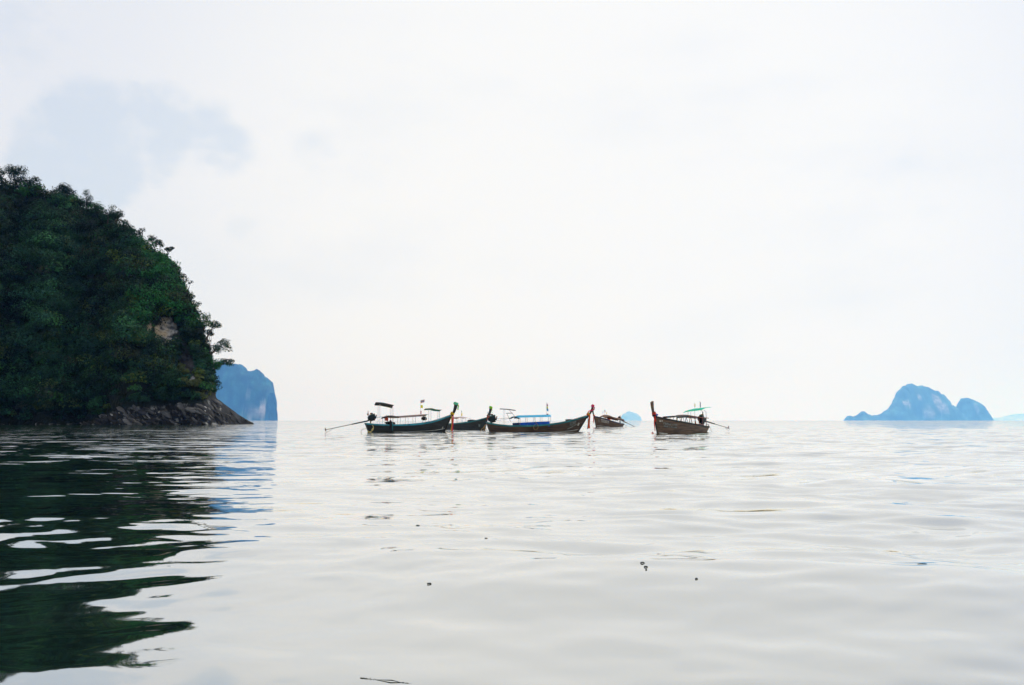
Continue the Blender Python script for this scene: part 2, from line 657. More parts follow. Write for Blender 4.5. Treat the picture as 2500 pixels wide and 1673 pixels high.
def dist_base(px):
    return 296 + 9 * np.sin(px / 83.0) + 5 * np.sin(px / 31.0 + 1) + np.clip((px - 500) / 120, 0, 1.2) * 8


def dist_ridge(px, pyr):
    return dist_base(px) + 7 + np.clip((1030 - pyr) / 600, 0, 1.3) * 70


def terrain(px, v):
    """px: column (angle), v: 0 waterline .. 1 ridge .. 2 far foot; arrays"""
    px = np.asarray(px, float)
    v = np.asarray(v, float)
    pyr = np.interp(px, RIDGE[:, 0], RIDGE[:, 1])
    Db, Dr = dist_base(px), dist_ridge(px, pyr)
    zr = CAMH + (1027 - pyr) / F * Dr
    vf = np.clip(v, 0, 1)
    shelf = 0.08
    y = Db + (Dr - Db) * (shelf * np.clip(vf / .08, 0, 1) + (1 - shelf) * np.clip((vf - .05) / .95, 0, 1) ** 1.25)
    z = -2.0 + (zr + 2.0) * vf
    vb = np.clip(v - 1, 0, 1)
    y = y + vb * (40 + np.clip(zr, 0, 90) * .9)
    z = z * (1 - vb ** 1.6) - 3 * vb
    x = (px - 1250) / F * y
    P = np.stack([x, y, z], -1).reshape(-1, 3)
    big = fbm(P, 1 / 17.0, 4, 71)
    rk = np.abs(fbm(P, 1 / 3.2, 4, 91)) * 2 - .5
    zrel = np.clip(P[:, 2] / 8, 0, 1)
    amp = 4.4 * np.clip(zr.ravel() / 25, .15, 1) * zrel
    rocky = (1 - zrel) * np.clip((zr.ravel() + 1) / 4, .2, 1)
    edge = (1 - np.clip(vf.ravel() - .82, 0, .18) / .18 * .75)
    sm = fbm(P, 1 / 2.6, 4, 133)
    P[:, 1] -= (big * amp * edge + rk * 2.4 * rocky + sm * 1.3 * zrel * edge)
    P[:, 2] += rk * 1.2 * rocky * np.clip(P[:, 2] / 1.0, 0, 1) + big * 1.0 * zrel * (1 - vb.ravel())
    return P


def to_px(P):
    """photograph pixel of world points (for choosing what grows where)"""
    y = P[:, 1]
    sx = P[:, 0] / y
    sz = (P[:, 2] - CAMH) / y
    ph = np.arctan(sz) - PITCH
    return 1250 + F * sx * np.cos(np.arctan(sz)) / np.cos(ph), 836.5 - F * np.tan(ph)


PALE = ((408, 806, 24, 26), (398, 830, 16, 22), (364, 797, 6, 15), (410, 783, 12, 11), (396, 779, 7, 7), (468, 925, 7, 5))
DARK = ((455, 868, 26, 46), (474, 905, 14, 34), (440, 820, 14, 26))
OLIVE = ((440, 890, 20, 12, .6), (455, 915, 26, 9, .7), (470, 940, 22, 10, .8), (430, 915, 20, 8, .4), (500, 965, 18, 9, .6))


def in_any(x, y, lst, grow=1.0):
    r = np.zeros(len(x), bool)
    for e in lst:
        r |= ((x - e[0]) / (e[2] * grow)) ** 2 + ((y - e[1]) / (e[3] * grow)) ** 2 < 1
    return r


def build_headland():
    cols = np.concatenate([np.linspace(-700, -20, 60), np.linspace(-14, 656, 300)])
    rows = np.concatenate([np.linspace(0, .12, 20), np.linspace(.13, 1, 90), np.linspace(1.08, 2, 14)])
    U, Vv = np.meshgrid(cols, rows)
    P = terrain(U.ravel(), Vv.ravel())
    x, y = to_px(P)
    n = fbm(P, 1 / 4.0, 4, 5)
    n2 = fbm(P, 1 / 1.6, 3, 15)
    col = np.tile(np.array([.008, .012, .007]), (len(P), 1)) * (1 + .5 * n)[:, None]
    rt = np.interp(x, ROCKTOP[:, 0], ROCKTOP[:, 1])
    rock = np.clip((y - rt) / 6 + n * .8, 0, 1)
    rc = np.array([.026, .027, .029]) * (1 + .8 * n + .5 * n2)[:, None]
    wet = np.clip(1 - (P[:, 2] - .4 - n2 * .4) / 1.3, 0, 1)[:, None]
    rc = rc * (1 - .55 * wet)
    veins = (np.clip((n2 - .2) * 5, 0, 1) * (x < 540))[:, None]
    rc = rc * (1 - veins * .8) + np.array([.36, .36, .34]) * veins * .8
    col = col * (1 - rock[:, None]) + rc * rock[:, None]
    for e in DARK:
        w = np.clip(1.25 - (((x - e[0]) / e[2]) ** 2 + ((y - e[1]) / e[3]) ** 2) + n * .5, 0, 1)[:, None]
        col = col * (1 - w) + np.array([.035, .035, .037]) * np.clip(1 + 1.6 * n2, .2, 3)[:, None] * w
    for e in PALE:
        w = np.clip((1.35 - (((x - e[0]) / e[2]) ** 2 + ((y - e[1]) / e[3]) ** 2) + n * 1.3 + n2 * .9) * 2.0, 0, 1)[:, None]
        tan = np.array([.42, .33, .22])
        grey = np.array([.40, .39, .38])
        k = np.clip(.5 + n2 * 1.8 + (395 - x) / 60, 0, 1)[:, None]
        c2 = (tan * k + grey * (1 - k)) * (1 - .8 * np.clip(n2 * -3.5, 0, 1))[:, None]
        col = col * (1 - w) + c2 * w
    col = np.clip(col, .004, .8)
    nr, nc = len(rows), len(cols)
    idx = np.arange(nr * nc).reshape(nr, nc)
    fa = np.stack([idx[:-1, :-1], idx[:-1, 1:], idx[1:, 1:], idx[1:, :-1]], -1).reshape(-1, 4)
    me = np_mesh('headland', P, fa, False, tint_mat('headland_ground', .85, .8, .9, var=.3, scale=1.1, bdist=.6), col)
    o = link(bpy.data.objects.new('headland', me))
    tag(o, 'steep jungle covered limestone headland rising at the left with bare rocks at its foot', kind='structure')
    return o


headland = build_headland()

# boulders along the foot of the headland: parts of it, one object each
ROCK_M = tint_mat('shore_rock', .8, .9, 2.2, var=.35, scale=1.6, bdist=.25)


def rock_mesh(seed, tone):
    import bmesh
    bm = bmesh.new()
    bmesh.ops.create_icosphere(bm, subdivisions=2, radius=1)
    r = random.Random(seed)
    planes = [(Vector((r.uniform(-1, 1), r.uniform(-1, 1), r.uniform(-1, 1))).normalized(), r.uniform(.38, .8)) for _ in range(14)]
    for v in bm.verts:
        for n_, d in planes:
            k = v.co.dot(n_)
            if k > d:
                v.co -= n_ * (k - d)
        v.co *= 1 + r.uniform(-.05, .05)
    me = bpy.data.meshes.new('rock')
    bm.to_mesh(me)
    bm.free()
    a = me.color_attributes.new('tint', 'FLOAT_COLOR', 'POINT')
    for i, v in enumerate(me.vertices):
        a.data[i].color = (*tone, 1)
    me.materials.append(ROCK_M)
    return me


def build_rocks():
    tones = [(.016, .016, .018), (.026, .025, .025), (.014, .014, .017), (.06, .059, .058), (.022, .023, .028), (.42, .41, .39), (.11, .108, .105), (.034, .031, .028)]
    meshes = [rock_mesh(40 + i, t_) for i, t_ in enumerate(tones)]
    r = random.Random(3)
    for i in range(290):
        px = r.uniform(196, 560)
        pyr = np.interp(px, RIDGE[:, 0], RIDGE[:, 1])
        zmax = max(.5, (1027 - np.interp(px, ROCKTOP[:, 0], ROCKTOP[:, 1])) / F * 300)
        if px > 540:
            zmax = max(.4, (1030 - pyr) / F * 300 * .8)
        z = r.uniform(0.1, zmax) ** 1.0
        Dr = float(dist_ridge(px, pyr))
        zr = CAMH + (1027 - pyr) / F * Dr
        v = (z + 2) / (zr + 2)
        P = terrain([px], [v])[0]
        k = r.choice((0, 1, 2, 3, 4, 7, 0, 2, 6)) if z < zmax * .65 else r.choice((3, 5, 6, 5, 3, 6, 4))
        s = r.uniform(.45, 1.25) * (1.4 if k != 5 else .62)
        if px < 240 or px > 530:
            s *= .6
        o = bpy.data.objects.new('rock', meshes[k])
        o.location = (P[0], P[1] - s * .25, P[2])
        o.scale = (s * r.uniform(1.0, 2.3), s * r.uniform(.6, 1.0), s * r.uniform(.3, .7))
        o.rotation_euler = (r.uniform(-.5, .5), r.uniform(.35, .85), r.uniform(-.35, .35))
        link(o, headland)


build_rocks()

LEAF_M = tint_mat('leaves', .6, 0, trans=.22, var=.3, scale=.5, spec=.08)
BARK_M = pmat('bark', (.07, .055, .04), .9, bump=.4)


def leaf_cloud(centers, radii, counts, sizes, tints, seed, flat=.75, lower=-.35, jit=.22):
    """leaf clumps spread through the outer volume of lumpy crowns; returns verts, quads, colours"""
    g = np.random.default_rng(seed)
    Vs, Cs = [], []
    for c, r, n, s, tn in zip(centers, radii, counts, sizes, tints):
        d = g.normal(size=(n * 2, 3))
        d /= np.linalg.norm(d, axis=1)[:, None]
        d = d[d[:, 2] > lower][:n]
        n2 = len(d)
        off = g.random(3) * 50
        lump = 1 + .55 * fbm(d * 1.0 + off, 1.7, 2, 3)
        rad = r * lump * (1 - g.random(n2) ** 2.2 * .45)
        p = np.asarray(c) + d * rad[:, None] * np.array([1, 1, flat])
        nrm = d * np.array([1, 1, 1.5]) + g.normal(size=(n2, 3)) * .34
        nrm /= np.linalg.norm(nrm, axis=1)[:, None]
        a = np.cross(nrm, g.normal(size=(n2, 3)))
        a /= np.linalg.norm(a, axis=1)[:, None] + 1e-9
        b = np.cross(nrm, a)
        sz = s * (.6 + .8 * g.random(n2))
        w = sz * (.5 + .4 * g.random(n2))
        k1 = (g.random((n2, 1)) - .5) * .8
        q = np.stack([p - a * sz[:, None] * .5, p + b * w[:, None] * .5 + a * k1 * sz[:, None] * .5,
                      p + a * sz[:, None] * .5, p - b * w[:, None] * .5 + nrm * (sz * .15)[:, None]], 1)
        Vs.append(q.reshape(-1, 3))
        cc = np.asarray(tn) * (1 + (g.random((n2, 1)) - .5) * 2 * jit)
        Cs.append(np.repeat(cc, 4, axis=0))
    V = np.concatenate(Vs)
    fa = np.arange(len(V)).reshape(-1, 4)
    return V, fa, np.concatenate(Cs)


GREENS = np.array([(.010, .034, .016), (.008, .026, .014), (.014, .048, .020), (.020, .066, .024), (.014, .046, .027), (.028, .09, .024), (.04, .06, .018), (.026, .034, .020)])
GP = np.array([.24, .2, .2, .12, .1, .05, .05, .04])


def build_forest():
    n = 3700
    px = np.concatenate([rng.uniform(-420, 528, n), rng.uniform(385, 529, 1000)])
    n = len(px)
    v = rng.uniform(.03, 1.05, n) ** .95
    pyr = np.interp(px, RIDGE[:, 0], RIDGE[:, 1])
    # thin out where the slope is narrow
    keep = rng.random(n) < np.clip((1040 - pyr) / 600, .22, 1)
    keep[-1000:] = True
    px, v = px[keep], v[keep]
    P = terrain(px, v)
    x, y = to_px(P)
    rt = np.interp(x, ROCKTOP[:, 0], ROCKTOP[:, 1])
    keep = (y < rt - 5) & ~in_any(x, y - 9, PALE, 1.5) & ~in_any(x, y - 5, DARK, .82) & (P[:, 2] > .8)
    P, x, y, v = P[keep], x[keep], y[keep], v[keep]
    m = len(P)
    rad = rng.uniform(1.6, 4.6, m)
    rad *= np.where(v > .9, .72, 1.0)
    rad *= np.where(x > 440, .78, 1.0)
    rad *= np.where((x > 420) & (y > 780), .62, 1.0)
    rad *= np.where(rt[keep] - y < 30, .6, 1.0)
    low = x < -30
    cen = P + np.stack([np.zeros(m), -rad * rng.uniform(-.1, .9, m), rad * rng.uniform(.2, .9, m)], 1)
    pick = rng.choice(len(GREENS), m, p=GP)
    tint = GREENS[pick] * rng.uniform(.35, 1.8, (m, 1))
    patch = fbm(P, 1 / 14.0, 3, 303)
    tint = tint * np.clip(1 + 1.5 * patch, .35, 2.2)[:, None]
    bright = (x > 330) & (x < 480) & (y < 800) & (rng.random(m) < .5)
    tint[bright] = np.array([.022, .115, .03]) * rng.uniform(.7, 1.4, (bright.sum(), 1))
    warm = (x > 260) & (rng.random(m) < .07)
    tint[warm] = np.array([.07, .11, .02]) * rng.uniform(.6, 1.2, (warm.sum(), 1))
    for e in OLIVE:
        k = ((x - e[0]) / e[2]) ** 2 + ((y - e[1]) / e[3]) ** 2 < 1.4
        tint[k] = np.array([.09, .11, .035]) * rng.uniform(.7, 1.2, (k.sum(), 1))
        rad[k] *= .6
    cnt = np.where(low, 60, (rad * 62).astype(int)).astype(int)
    size = np.where(low, 1.1, .62)
    V, fa, cc = leaf_cloud(cen, rad, cnt, size, tint, 77)
    me = np_mesh('forest', V, fa, False, LEAF_M, cc)
    o = link(bpy.data.objects.new('forest', me))
    tag(o, 'dense dark green jungle covering the face of the headland', 'forest', kind='stuff')
    print('forest crowns', m, 'leaves', len(fa))


build_forest()


def make_tree(px, py, rpx, label, tint, base=None, blobs=4, spread=.7, dens=1.0, flat=.95, seed=0, Y=None, bare=False, leaf=.42, name='tree', cat='tree', group=None):
    """one tree: crown centre seen near (px, py), crown radius rpx photograph pixels"""
    r = random.Random(seed * 7 + 5)
    pyr = float(np.interp(px, RIDGE[:, 0], RIDGE[:, 1]))
    if Y is not None:          # stands on the slope inside the outline: find the ground there
        vs = np.linspace(.02, 1, 120)
        T = terrain(np.full(120, float(px)), vs)
        tx, ty = to_px(T)
        k = int(np.argmin(np.abs(ty - (py + rpx * .5))))
        Y = float(T[k][1]) - rpx / F * T[k][1] * .55
        base = (px, float(ty[k]))
    else:
        Y = float(dist_ridge(px, pyr)) + 1
    c = at(px, py, Y)
    rad = rpx / F * Y
    bpx = px if base is None else base[0]
    if base is None:
        b = at(px, max(py + rpx * 1.3, pyr + 10), Y)
    else:
        b = at(base[0], base[1], Y)
    root = empty(name, b)
    tag(root, label, cat, group)
    # trunk and limbs
    mb = MB()
    top = c - b
    mid = top * .55 + Vector((r.uniform(-.3, .3), 0, .2)) * rad * .3
    mb.tube([Vector((0, 0, -.8)), mid * .5, mid], [rad * .075 + .14, rad * .06 + .12, rad * .05 + .09], 7)
    cents, rads = [], []
    nb = blobs
    for i in range(nb):
        a = 2 * math.pi * i / nb + r.uniform(-.5, .5)
        rr = rad * spread * r.uniform(.55, 1.0)
        q = top + Vector((math.cos(a) * rr, math.sin(a) * rr * .6, r.uniform(-.55, .6) * rad * flat))
        mb.tube([mid, (mid + q) / 2 + Vector((0, 0, .1 * rad)), q], [rad * .03 + .02, rad * .018 + .02, .02], 5)
        if bare:
            for j in range(5):
                e = q + Vector((r.uniform(-1, 1), r.uniform(-.5, .5), r.uniform(.0, 1))) * rad * .4
                mb.tube([q, e], [.03, .015], 4)
        cents.append(tuple(q))
        rads.append(rad * r.uniform(.36, .55) * (1.25 if nb < 4 else 1))
    mb.build('trunk', BARK_M, root, True)
    if not bare and dens > .65:
        cents.append(tuple(top + Vector((0, 0, rad * .1))))
        rads.append(rad * .62)
        nb += 1
    cnt = [max(10, int(rr_ * rr_ * 62 * dens + 24)) for rr_ in rads]
    V, fa, cc = leaf_cloud(cents, rads, cnt, [leaf] * nb, [np.array(tint) * r.uniform(.8, 1.2) for _ in range(nb)], seed + 100, flat=flat, lower=-.8)
    me = np_mesh('crown', V, fa, False, LEAF_M, cc)
    link(bpy.data.objects.new('crown', me), root)
    return root


DG, MG, BG, YG, TG = (.009, .028, .015), (.016, .050, .020), (.024, .10, .022), (.085, .125, .025), (.015, .048, .032)
make_tree(38, 428, 34, 'tall round crowned dark tree standing highest on the cliff top at the far left', DG, blobs=6, seed=1)
make_tree(82, 440, 17, 'smaller dark tree reaching out to the right of the highest cliff top tree', DG, blobs=3, seed=2, base=(62, 470))
make_tree(4, 425, 15, 'dark tree half cut off by the left edge of the view on the cliff top', DG, blobs=3, seed=3)
make_tree(66, 470, 26, 'bright green leafy shrub just under the highest cliff top tree', BG, blobs=5, seed=4, Y=352, flat=.6, name='shrub', cat='shrub')
make_tree(158, 468, 30, 'broad bushy dark tree on the ridge left of a small gap of sky', DG, blobs=6, seed=5, flat=.7)
make_tree(214, 482, 15, 'slim feathery tree sticking up right of the small sky gap on the ridge', TG, blobs=4, seed=6, dens=.7, base=(210, 530), flat=1.3)
make_tree(212, 502, 20, 'dark tree filling the ridge below the feathery slim tree', DG, blobs=4, seed=7)
make_tree(238, 508, 14, 'dark leafy tree on the ridge leaning to the right beside the bare twigs', MG, blobs=3, seed=8)
make_tree(266, 513, 16, 'nearly bare twiggy tree against the sky on the upper ridge', MG, blobs=5, seed=9, dens=.22, bare=True, spread=.9, base=(262, 545))
make_tree(284, 528, 22, 'smooth dome shaped dark tree on the ridge below the bare twigs', DG, blobs=5, seed=10)
make_tree(306, 548, 12, 'small green tree at the right foot of the dome shaped tree', MG, blobs=3, seed=12)
make_tree(322, 567, 20, 'dark clumpy tree on the middle of the sloping ridge', MG, blobs=4, seed=13)
make_tree(342, 565, 13, 'small dark tree with tiny sky gaps on the middle ridge', DG, blobs=3, seed=14, dens=.7)
make_tree(375, 588, 17, 'pointed dark tree on the ridge before the umbrella shaped tree', DG, blobs=4, seed=15, dens=.85)
make_tree(391, 596, 11, 'little bushy tree tucked left of the umbrella shaped tree', MG, blobs=3, seed=16)
make_tree(413, 609, 15, 'small umbrella shaped tree jutting from the ridge over open sky', DG, blobs=4, seed=17, flat=.45, base=(402, 645))
make_tree(398, 634, 22, 'vivid green tree growing below the umbrella shaped tree', BG, blobs=5, seed=18, Y=335)
make_tree(425, 655, 16, 'grey brown thin leaved tree on the steep part of the ridge', (.06, .06, .04), blobs=4, seed=19, dens=.6)
make_tree(447, 676, 13, 'wispy half bare tree on the steep ridge above the vertical cliff', (.05, .06, .04), blobs=4, seed=20, dens=.3, bare=True)
make_tree(466, 692, 6, 'lone tiny tuft of leaves on a thin stem over the steep ridge', DG, blobs=2, seed=21, dens=.6, base=(455, 715))
make_tree(421, 688, 15, 'yellow green tree on the slope just inside the steep ridge', YG, blobs=4, seed=22, Y=322)
make_tree(462, 722, 18, 'green tree where the ridge turns steeply down', MG, blobs=4, seed=23)
make_tree(478, 745, 14, 'small green tree with sky between its leaves on the steep edge', MG, blobs=4, seed=24, dens=.6)
make_tree(497, 782, 24, 'rounded bright green tree on the edge above the overhanging trees', BG, blobs=6, seed=25)
make_tree(526, 797, 17, 'sparse tree leaning out from the edge, highest of the overhanging ones', MG, blobs=4, seed=26, dens=.85, base=(503, 825))
make_tree(512, 815, 15, 'dark tree under the sparse leaning tree on the cliff edge', DG, blobs=4, seed=27)
make_tree(543, 844, 26, 'open crowned tree overhanging the sea with sky showing through its branches', MG, blobs=6, seed=28, dens=.85, spread=.85, base=(508, 872))
make_tree(553, 886, 21, 'lowest overhanging tree reaching out over the blue headland behind', MG, blobs=5, seed=29, dens=.85, spread=.95, base=(516, 905), flat=.6)
make_tree(522, 892, 23, 'dense green tree on the vertical edge beside the lowest overhanging tree', BG, blobs=5, seed=30)
make_tree(524, 926, 20, 'small dark tree hanging on the cliff edge against the blue headland', DG, blobs=4, seed=31, dens=.7)
make_tree(514, 952, 25, 'lowest dark green bush on the cliff edge just above the bare rock point', MG, blobs=4, seed=32, name='shrub', cat='shrub')
make_tree(333, 766, 12, 'small bright green tree left above the bare tan rock face', BG, blobs=3, seed=33, Y=308)
make_tree(389, 852, 14, 'yellow green shrub just below the bare tan rock face', YG, blobs=3, seed=34, Y=300, name='shrub', cat='shrub')
make_tree(236, 970, 24, 'rounded teal green bush low on the cliff near the water', TG, blobs=4, seed=35, Y=295, name='shrub', cat='shrub')
make_tree(140, 640, 26, 'grey green tree crown standing out on the upper dark slope', TG, blobs=5, seed=36, Y=330)
make_tree(175, 700, 30, 'teal tinted broad crown in the middle of the dark slope', TG, blobs=6, seed=37, Y=322)
make_tree(330, 690, 24, 'mid green crown on the slope between ridge and tan rock face', MG, blobs=5, seed=38, Y=318)
make_tree(300, 850, 26, 'dark teal crown left of and below the tan rock face', TG, blobs=5, seed=39, Y=304)

# ------------------------------------------------------------------ boat materials
M = {
    'dark_hull': pmat('dark_hull', (.022, .026, .024), .55, var=.4, scale=2, bump=.3, bscale=8, stretch=(.3, 1, 3)),
    'brown_hull': pmat('brown_hull', (.075, .046, .028), .6, var=.45, scale=2.5, bump=.3, bscale=8, stretch=(.3, 1, 3)),
    'grey_hull': pmat('grey_hull', (.105, .062, .036), .65, var=.45, scale=2.5, bump=.3, bscale=8, stretch=(.3, 1, 3)),
    'inner': pmat('inner', (.20, .15, .11), .7, var=.3, stretch=(.3, 1, 1)),
    'deck_wood': pmat('deck_wood', (.38, .30, .23), .7, var=.25, stretch=(.3, 2, 1)),
    'teal': pmat('teal', (.02, .16, .17), .45, var=.35, scale=1.4),
    'teal_bright': pmat('teal_bright', (.03, .24, .30), .45, var=.35, scale=1.4),
    'pale_stripe': pmat('pale_stripe', (.6, .6, .52), .5, var=.2),
    'letter': pmat('letter', (.55, .53, .46), .6, var=.3),
    'letter_dim': pmat('letter_dim', (.20, .24, .21), .6, var=.35),
    'post_white': pmat('post_white', (.5, .5, .48), .4, var=.15),
    'post_red': pmat('post_red', (.22, .06, .045), .5, var=.25),
    'canvas_pink': pmat('canvas_pink', (.62, .52, .50), .8, var=.12, trans=.35),
    'canvas_dark': pmat('canvas_dark', (.022, .024, .026), .7, var=.3),
    'canvas_green': pmat('canvas_green', (.02, .19, .13), .7, var=.2, trans=.25),
    'canvas_teal': pmat('canvas_teal', (.16, .78, .62), .7, var=.12, trans=.6),
    'canvas_blue': pmat('canvas_blue', (.16, .68, .90), .7, var=.12, trans=.6),
    'tarp_blue': pmat('tarp_blue', (.01, .10, .50), .5, var=.25, trans=.2),
    'tarp_navy': pmat('tarp_navy', (.008, .02, .08), .5, var=.25),
    'wood_roof': pmat('wood_roof', (.13, .06, .03), .7, var=.5, scale=1.5),
    'roof_black': pmat('roof_black', (.02, .022, .02), .7, var=.4),
    'engine': pmat('engine', (.012, .022, .024), .45, metal=.2, var=.5, scale=5),
    'engine_green': pmat('engine_green', (.06, .14, .12), .45, var=.4, scale=5),
    'steel': pmat('steel', (.16, .14, .12), .5, metal=.4, var=.3),
    'rust': pmat('rust', (.20, .08, .04), .8, var=.3),
    'mint': pmat('mint', (.16, .68, .38), .7, var=.2, trans=.3),
    'lime': pmat('lime', (.30, .65, .05), .7, var=.2, trans=.3),
    'yellow': pmat('yellow', (.75, .50, .03), .7, var=.15, trans=.3),
    'lemon': pmat('lemon', (.80, .75, .08), .7, var=.15, trans=.4),
    'pink': pmat('pink', (.80, .06, .16), .7, var=.15, trans=.3),
    'red': pmat('red', (.62, .04, .025), .7, var=.2, trans=.25),
    'orange': pmat('orange', (.75, .13, .02), .7, var=.2, trans=.3),
    'navy': pmat('navy', (.02, .03, .09), .7, var=.2),
    'blue': pmat('blue', (.03, .10, .40), .6, var=.2),
    'sky_blue': pmat('sky_blue', (.12, .42, .65), .7, var=.2, trans=.3),
    'violet': pmat('violet', (.12, .07, .22), .7, var=.3, trans=.2),
    'flag_white': pmat('flag_white', (.75, .72, .72), .7, var=.1, trans=.3),
    'flag_red': pmat('flag_red', (.5, .05, .07), .7, var=.1, trans=.3),
    'flag_navy': pmat('flag_navy', (.03, .03, .18), .7, var=.1, trans=.3),
    'rope_yellow': pmat('rope_yellow', (.60, .48, .18), .8, var=.2),
    'rope_pale': pmat('rope_pale', (.5, .47, .40), .8, var=.2),
    'rope_brown': pmat('rope_brown', (.35, .22, .10), .8, var=.2),
    'jacket': pmat('jacket', (.65, .09, .03), .8, var=.3),
    'black': pmat('black', (.012, .012, .013), .7, var=.3),
}


class Boat:
    def __init__(s, name_label, L, B, stern_px, bow_px, wl, yaw, gun, rake, hull, rail, head, group='moored long-tail boats', neck_w=(.20, .42), cap=None, transom_rake=.45):
        """stern_px, bow_px: columns of stern and bow rail ends; wl: waterline row at midships; gun: [(s, height m)]"""
        s.L, s.B, s.gun, s.rake = L, B, gun, rake
        Dc = CAMH * F / (wl - 1027)
        s.D = Dc
        s.sc = Dc / F
        s.sx, s.bx, s.wl = stern_px, bow_px, wl
        # yaw = direction of the bow; adjust the length to the seen width
        us, ub = (stern_px - 1250) / F, (bow_px - 1250) / F
        c_, s_ = math.cos(yaw), math.sin(yaw)
        L = (ub - us) * Dc / (c_ - (ub + us) * s_ / 2)
        s.L = L
        X = (us + ub) / 2 * Dc + (ub - us) * s_ * L / 4
        s.yaw = yaw
        print('boat length', round(L, 2))
        s.root = empty('longtail_boat', (X, Dc, 0), yaw)
        tag(s.root, name_label, 'boat', group)
        s.hull_m, s.rail_m = hull, rail
        s.tr = transom_rake
        s.make_hull()
        s.make_neck(head, neck_w)

    # helpers turning photograph positions on this boat into its own metres
    def x(s, px):
        """local x where a point on the centre line is seen at column px"""
        u = (px - 1250) / F
        ox, oy = s.root.location.x, s.root.location.y
        c, sn = math.cos(s.yaw), math.sin(s.yaw)
        # (ox + c*t) = u*(oy + sn*t)
        return (u * oy - ox) / (c - u * sn)

    def z(s, py, xl=0.0):
        y = s.root.location.y + math.sin(s.yaw) * xl
        return CAMH + (1027 - py) / F * y

    def p(s, px, py, side=0.0):
        xl = s.x(px)
        # shift for the sideways offset so it is still seen at px
        ysh = side
        c, sn = math.cos(s.yaw), math.sin(s.yaw)
        xl = xl + ysh * sn / c if abs(c) > .2 else xl
        return Vector((xl, ysh, s.z(py, xl)))

    def gz(s, t):
        xs, zs = zip(*s.gun)
        # smooth interpolation
        i = np.interp(t, xs, zs)
        e = .04
        return float((np.interp(max(0, t - e), xs, zs) + i * 2 + np.interp(min(1, t + e), xs, zs)) / 4 if e < t < 1 - e else i)

    def half(s, t):
        b = s.B / 2
        if t < .45:
            return b * (.62 + .38 * math.sin(min(1, t / .45) * math.pi / 2))
        return b * max(0.0, 1 - ((t - .45) / .55) ** 2.1)

    def hp(s, t, h, side, off=0.0):
        """point on the hull skin: t along, h 0 keel .. 1 rail"""
        zg = s.gz(t)
        zk = -.32
        z = zk + (zg - zk) * h
        flare = (.45 + .55 * h ** .55) if t < .9 else (.45 + .55 * h ** .8)
        w = s.half(t) * flare
        xt = -s.L / 2 + s.L * t
        # raked stem and transom
        k = max(0, (t - .72) / .28) ** 1.6
        hh = (z - zk) / (s.gz(1.0) - zk)
        x = xt - k * s.rake * 1.2 * (1 - hh)
        k2 = max(0, (.12 - t) / .12)
        x += k2 * s.tr * (1 - h)
        return Vector((x, side * (w + off + .012), z))

    def make_hull(s):
        ts = [0, .02, .05, .1, .16, .24, .32, .4, .48, .56, .64, .71, .77, .82, .87, .91, .95, .98, 1.0]
        # clinker-like strakes: each plank's lower edge stands 15 mm proud of the one below
        hs = [0, .14, .28, .281, .46, .461, .64, .641, .82, .821, 1.0]
        offs = [0, 0, 0, .02, .0, .02, .0, .02, .0, .02, .01]
        mb = MB()
        for side in (-1, 1):
            rows = [[s.hp(t, h, side, o if t < .97 else 0) for h, o in zip(hs, offs)] for t in ts]
            mb.strip(rows)
        # transom
        mb.strip([[s.hp(0, h, -1) for h in hs], [s.hp(0, h, 1) for h in hs]])
        # stem closing strip
        mb.strip([[s.hp(1, h, -1) for h in hs], [s.hp(1, h, 1) for h in hs]])
        hull = mb.build('hull', s.hull_m, s.root)
        # inside planking, 50 mm in
        mb = MB()
        hh = [.25, .4, .6, .8, .985]
        for side in (-1, 1):
            rows = []
            for t in ts[1:-2]:
                rows.append([Vector((q.x, q.y - side * min(.06, abs(q.y) * .6), q.z)) for q in (s.hp(t, h, side) for h in hh)])
            mb.strip(rows)
        mb.build('inner_planking', M['inner'], s.root)
        # floor
        mb = MB()
        rows = []
        for t in ts[1:-2]:
            a, b = s.hp(t, .26, -1), s.hp(t, .26, 1)
            rows.append([Vector((a.x, a.y + .05, a.z + .02)), Vector((b.x, b.y - .05, b.z + .02))])
        mb.strip(rows, .03)
        mb.build('floor_boards', M['inner'], s.root)
        # rails
        for side in (-1, 1):
            mb = MB()
            rows = []
            for t in ts:
                q = s.hp(t, 1, side)
                y0 = q.y + side * .035
                y1 = q.y - side * .09 if abs(q.y) > .1 else q.y * .1
                rows.append([Vector((q.x, y0, q.z - .12)), Vector((q.x, y0, q.z + .035)), Vector((q.x, y1, q.z + .035)), Vector((q.x, y1, q.z - .03))])
            mb.strip(rows)
            mb.build('gunwale', s.rail_m, s.root)
        # fore deck
        mb = MB()
        rows = []
        for t in (.80, .85, .9, .94, .97, .99):
            a, b = s.hp(t, 1, -1), s.hp(t, 1, 1)
            sp = min(.08, abs(a.y) * .5)
            rows.append([Vector((a.x, a.y + sp, a.z + .01)), Vector((a.x, 0, a.z + .06)), Vector((b.x, b.y - sp, b.z + .01))])
        mb.strip(rows, .02)
        mb.build('foredeck', M['deck_wood'], s.root)
        # thwarts
        for t in (.2, .34, .48, .62, .74):
            w = s.half(t) * .93
            MB().box((-s.L / 2 + s.L * t, 0, s.gz(t) - .16), (.22, w * 2, .035)).build('thwart', M['inner'], s.root)

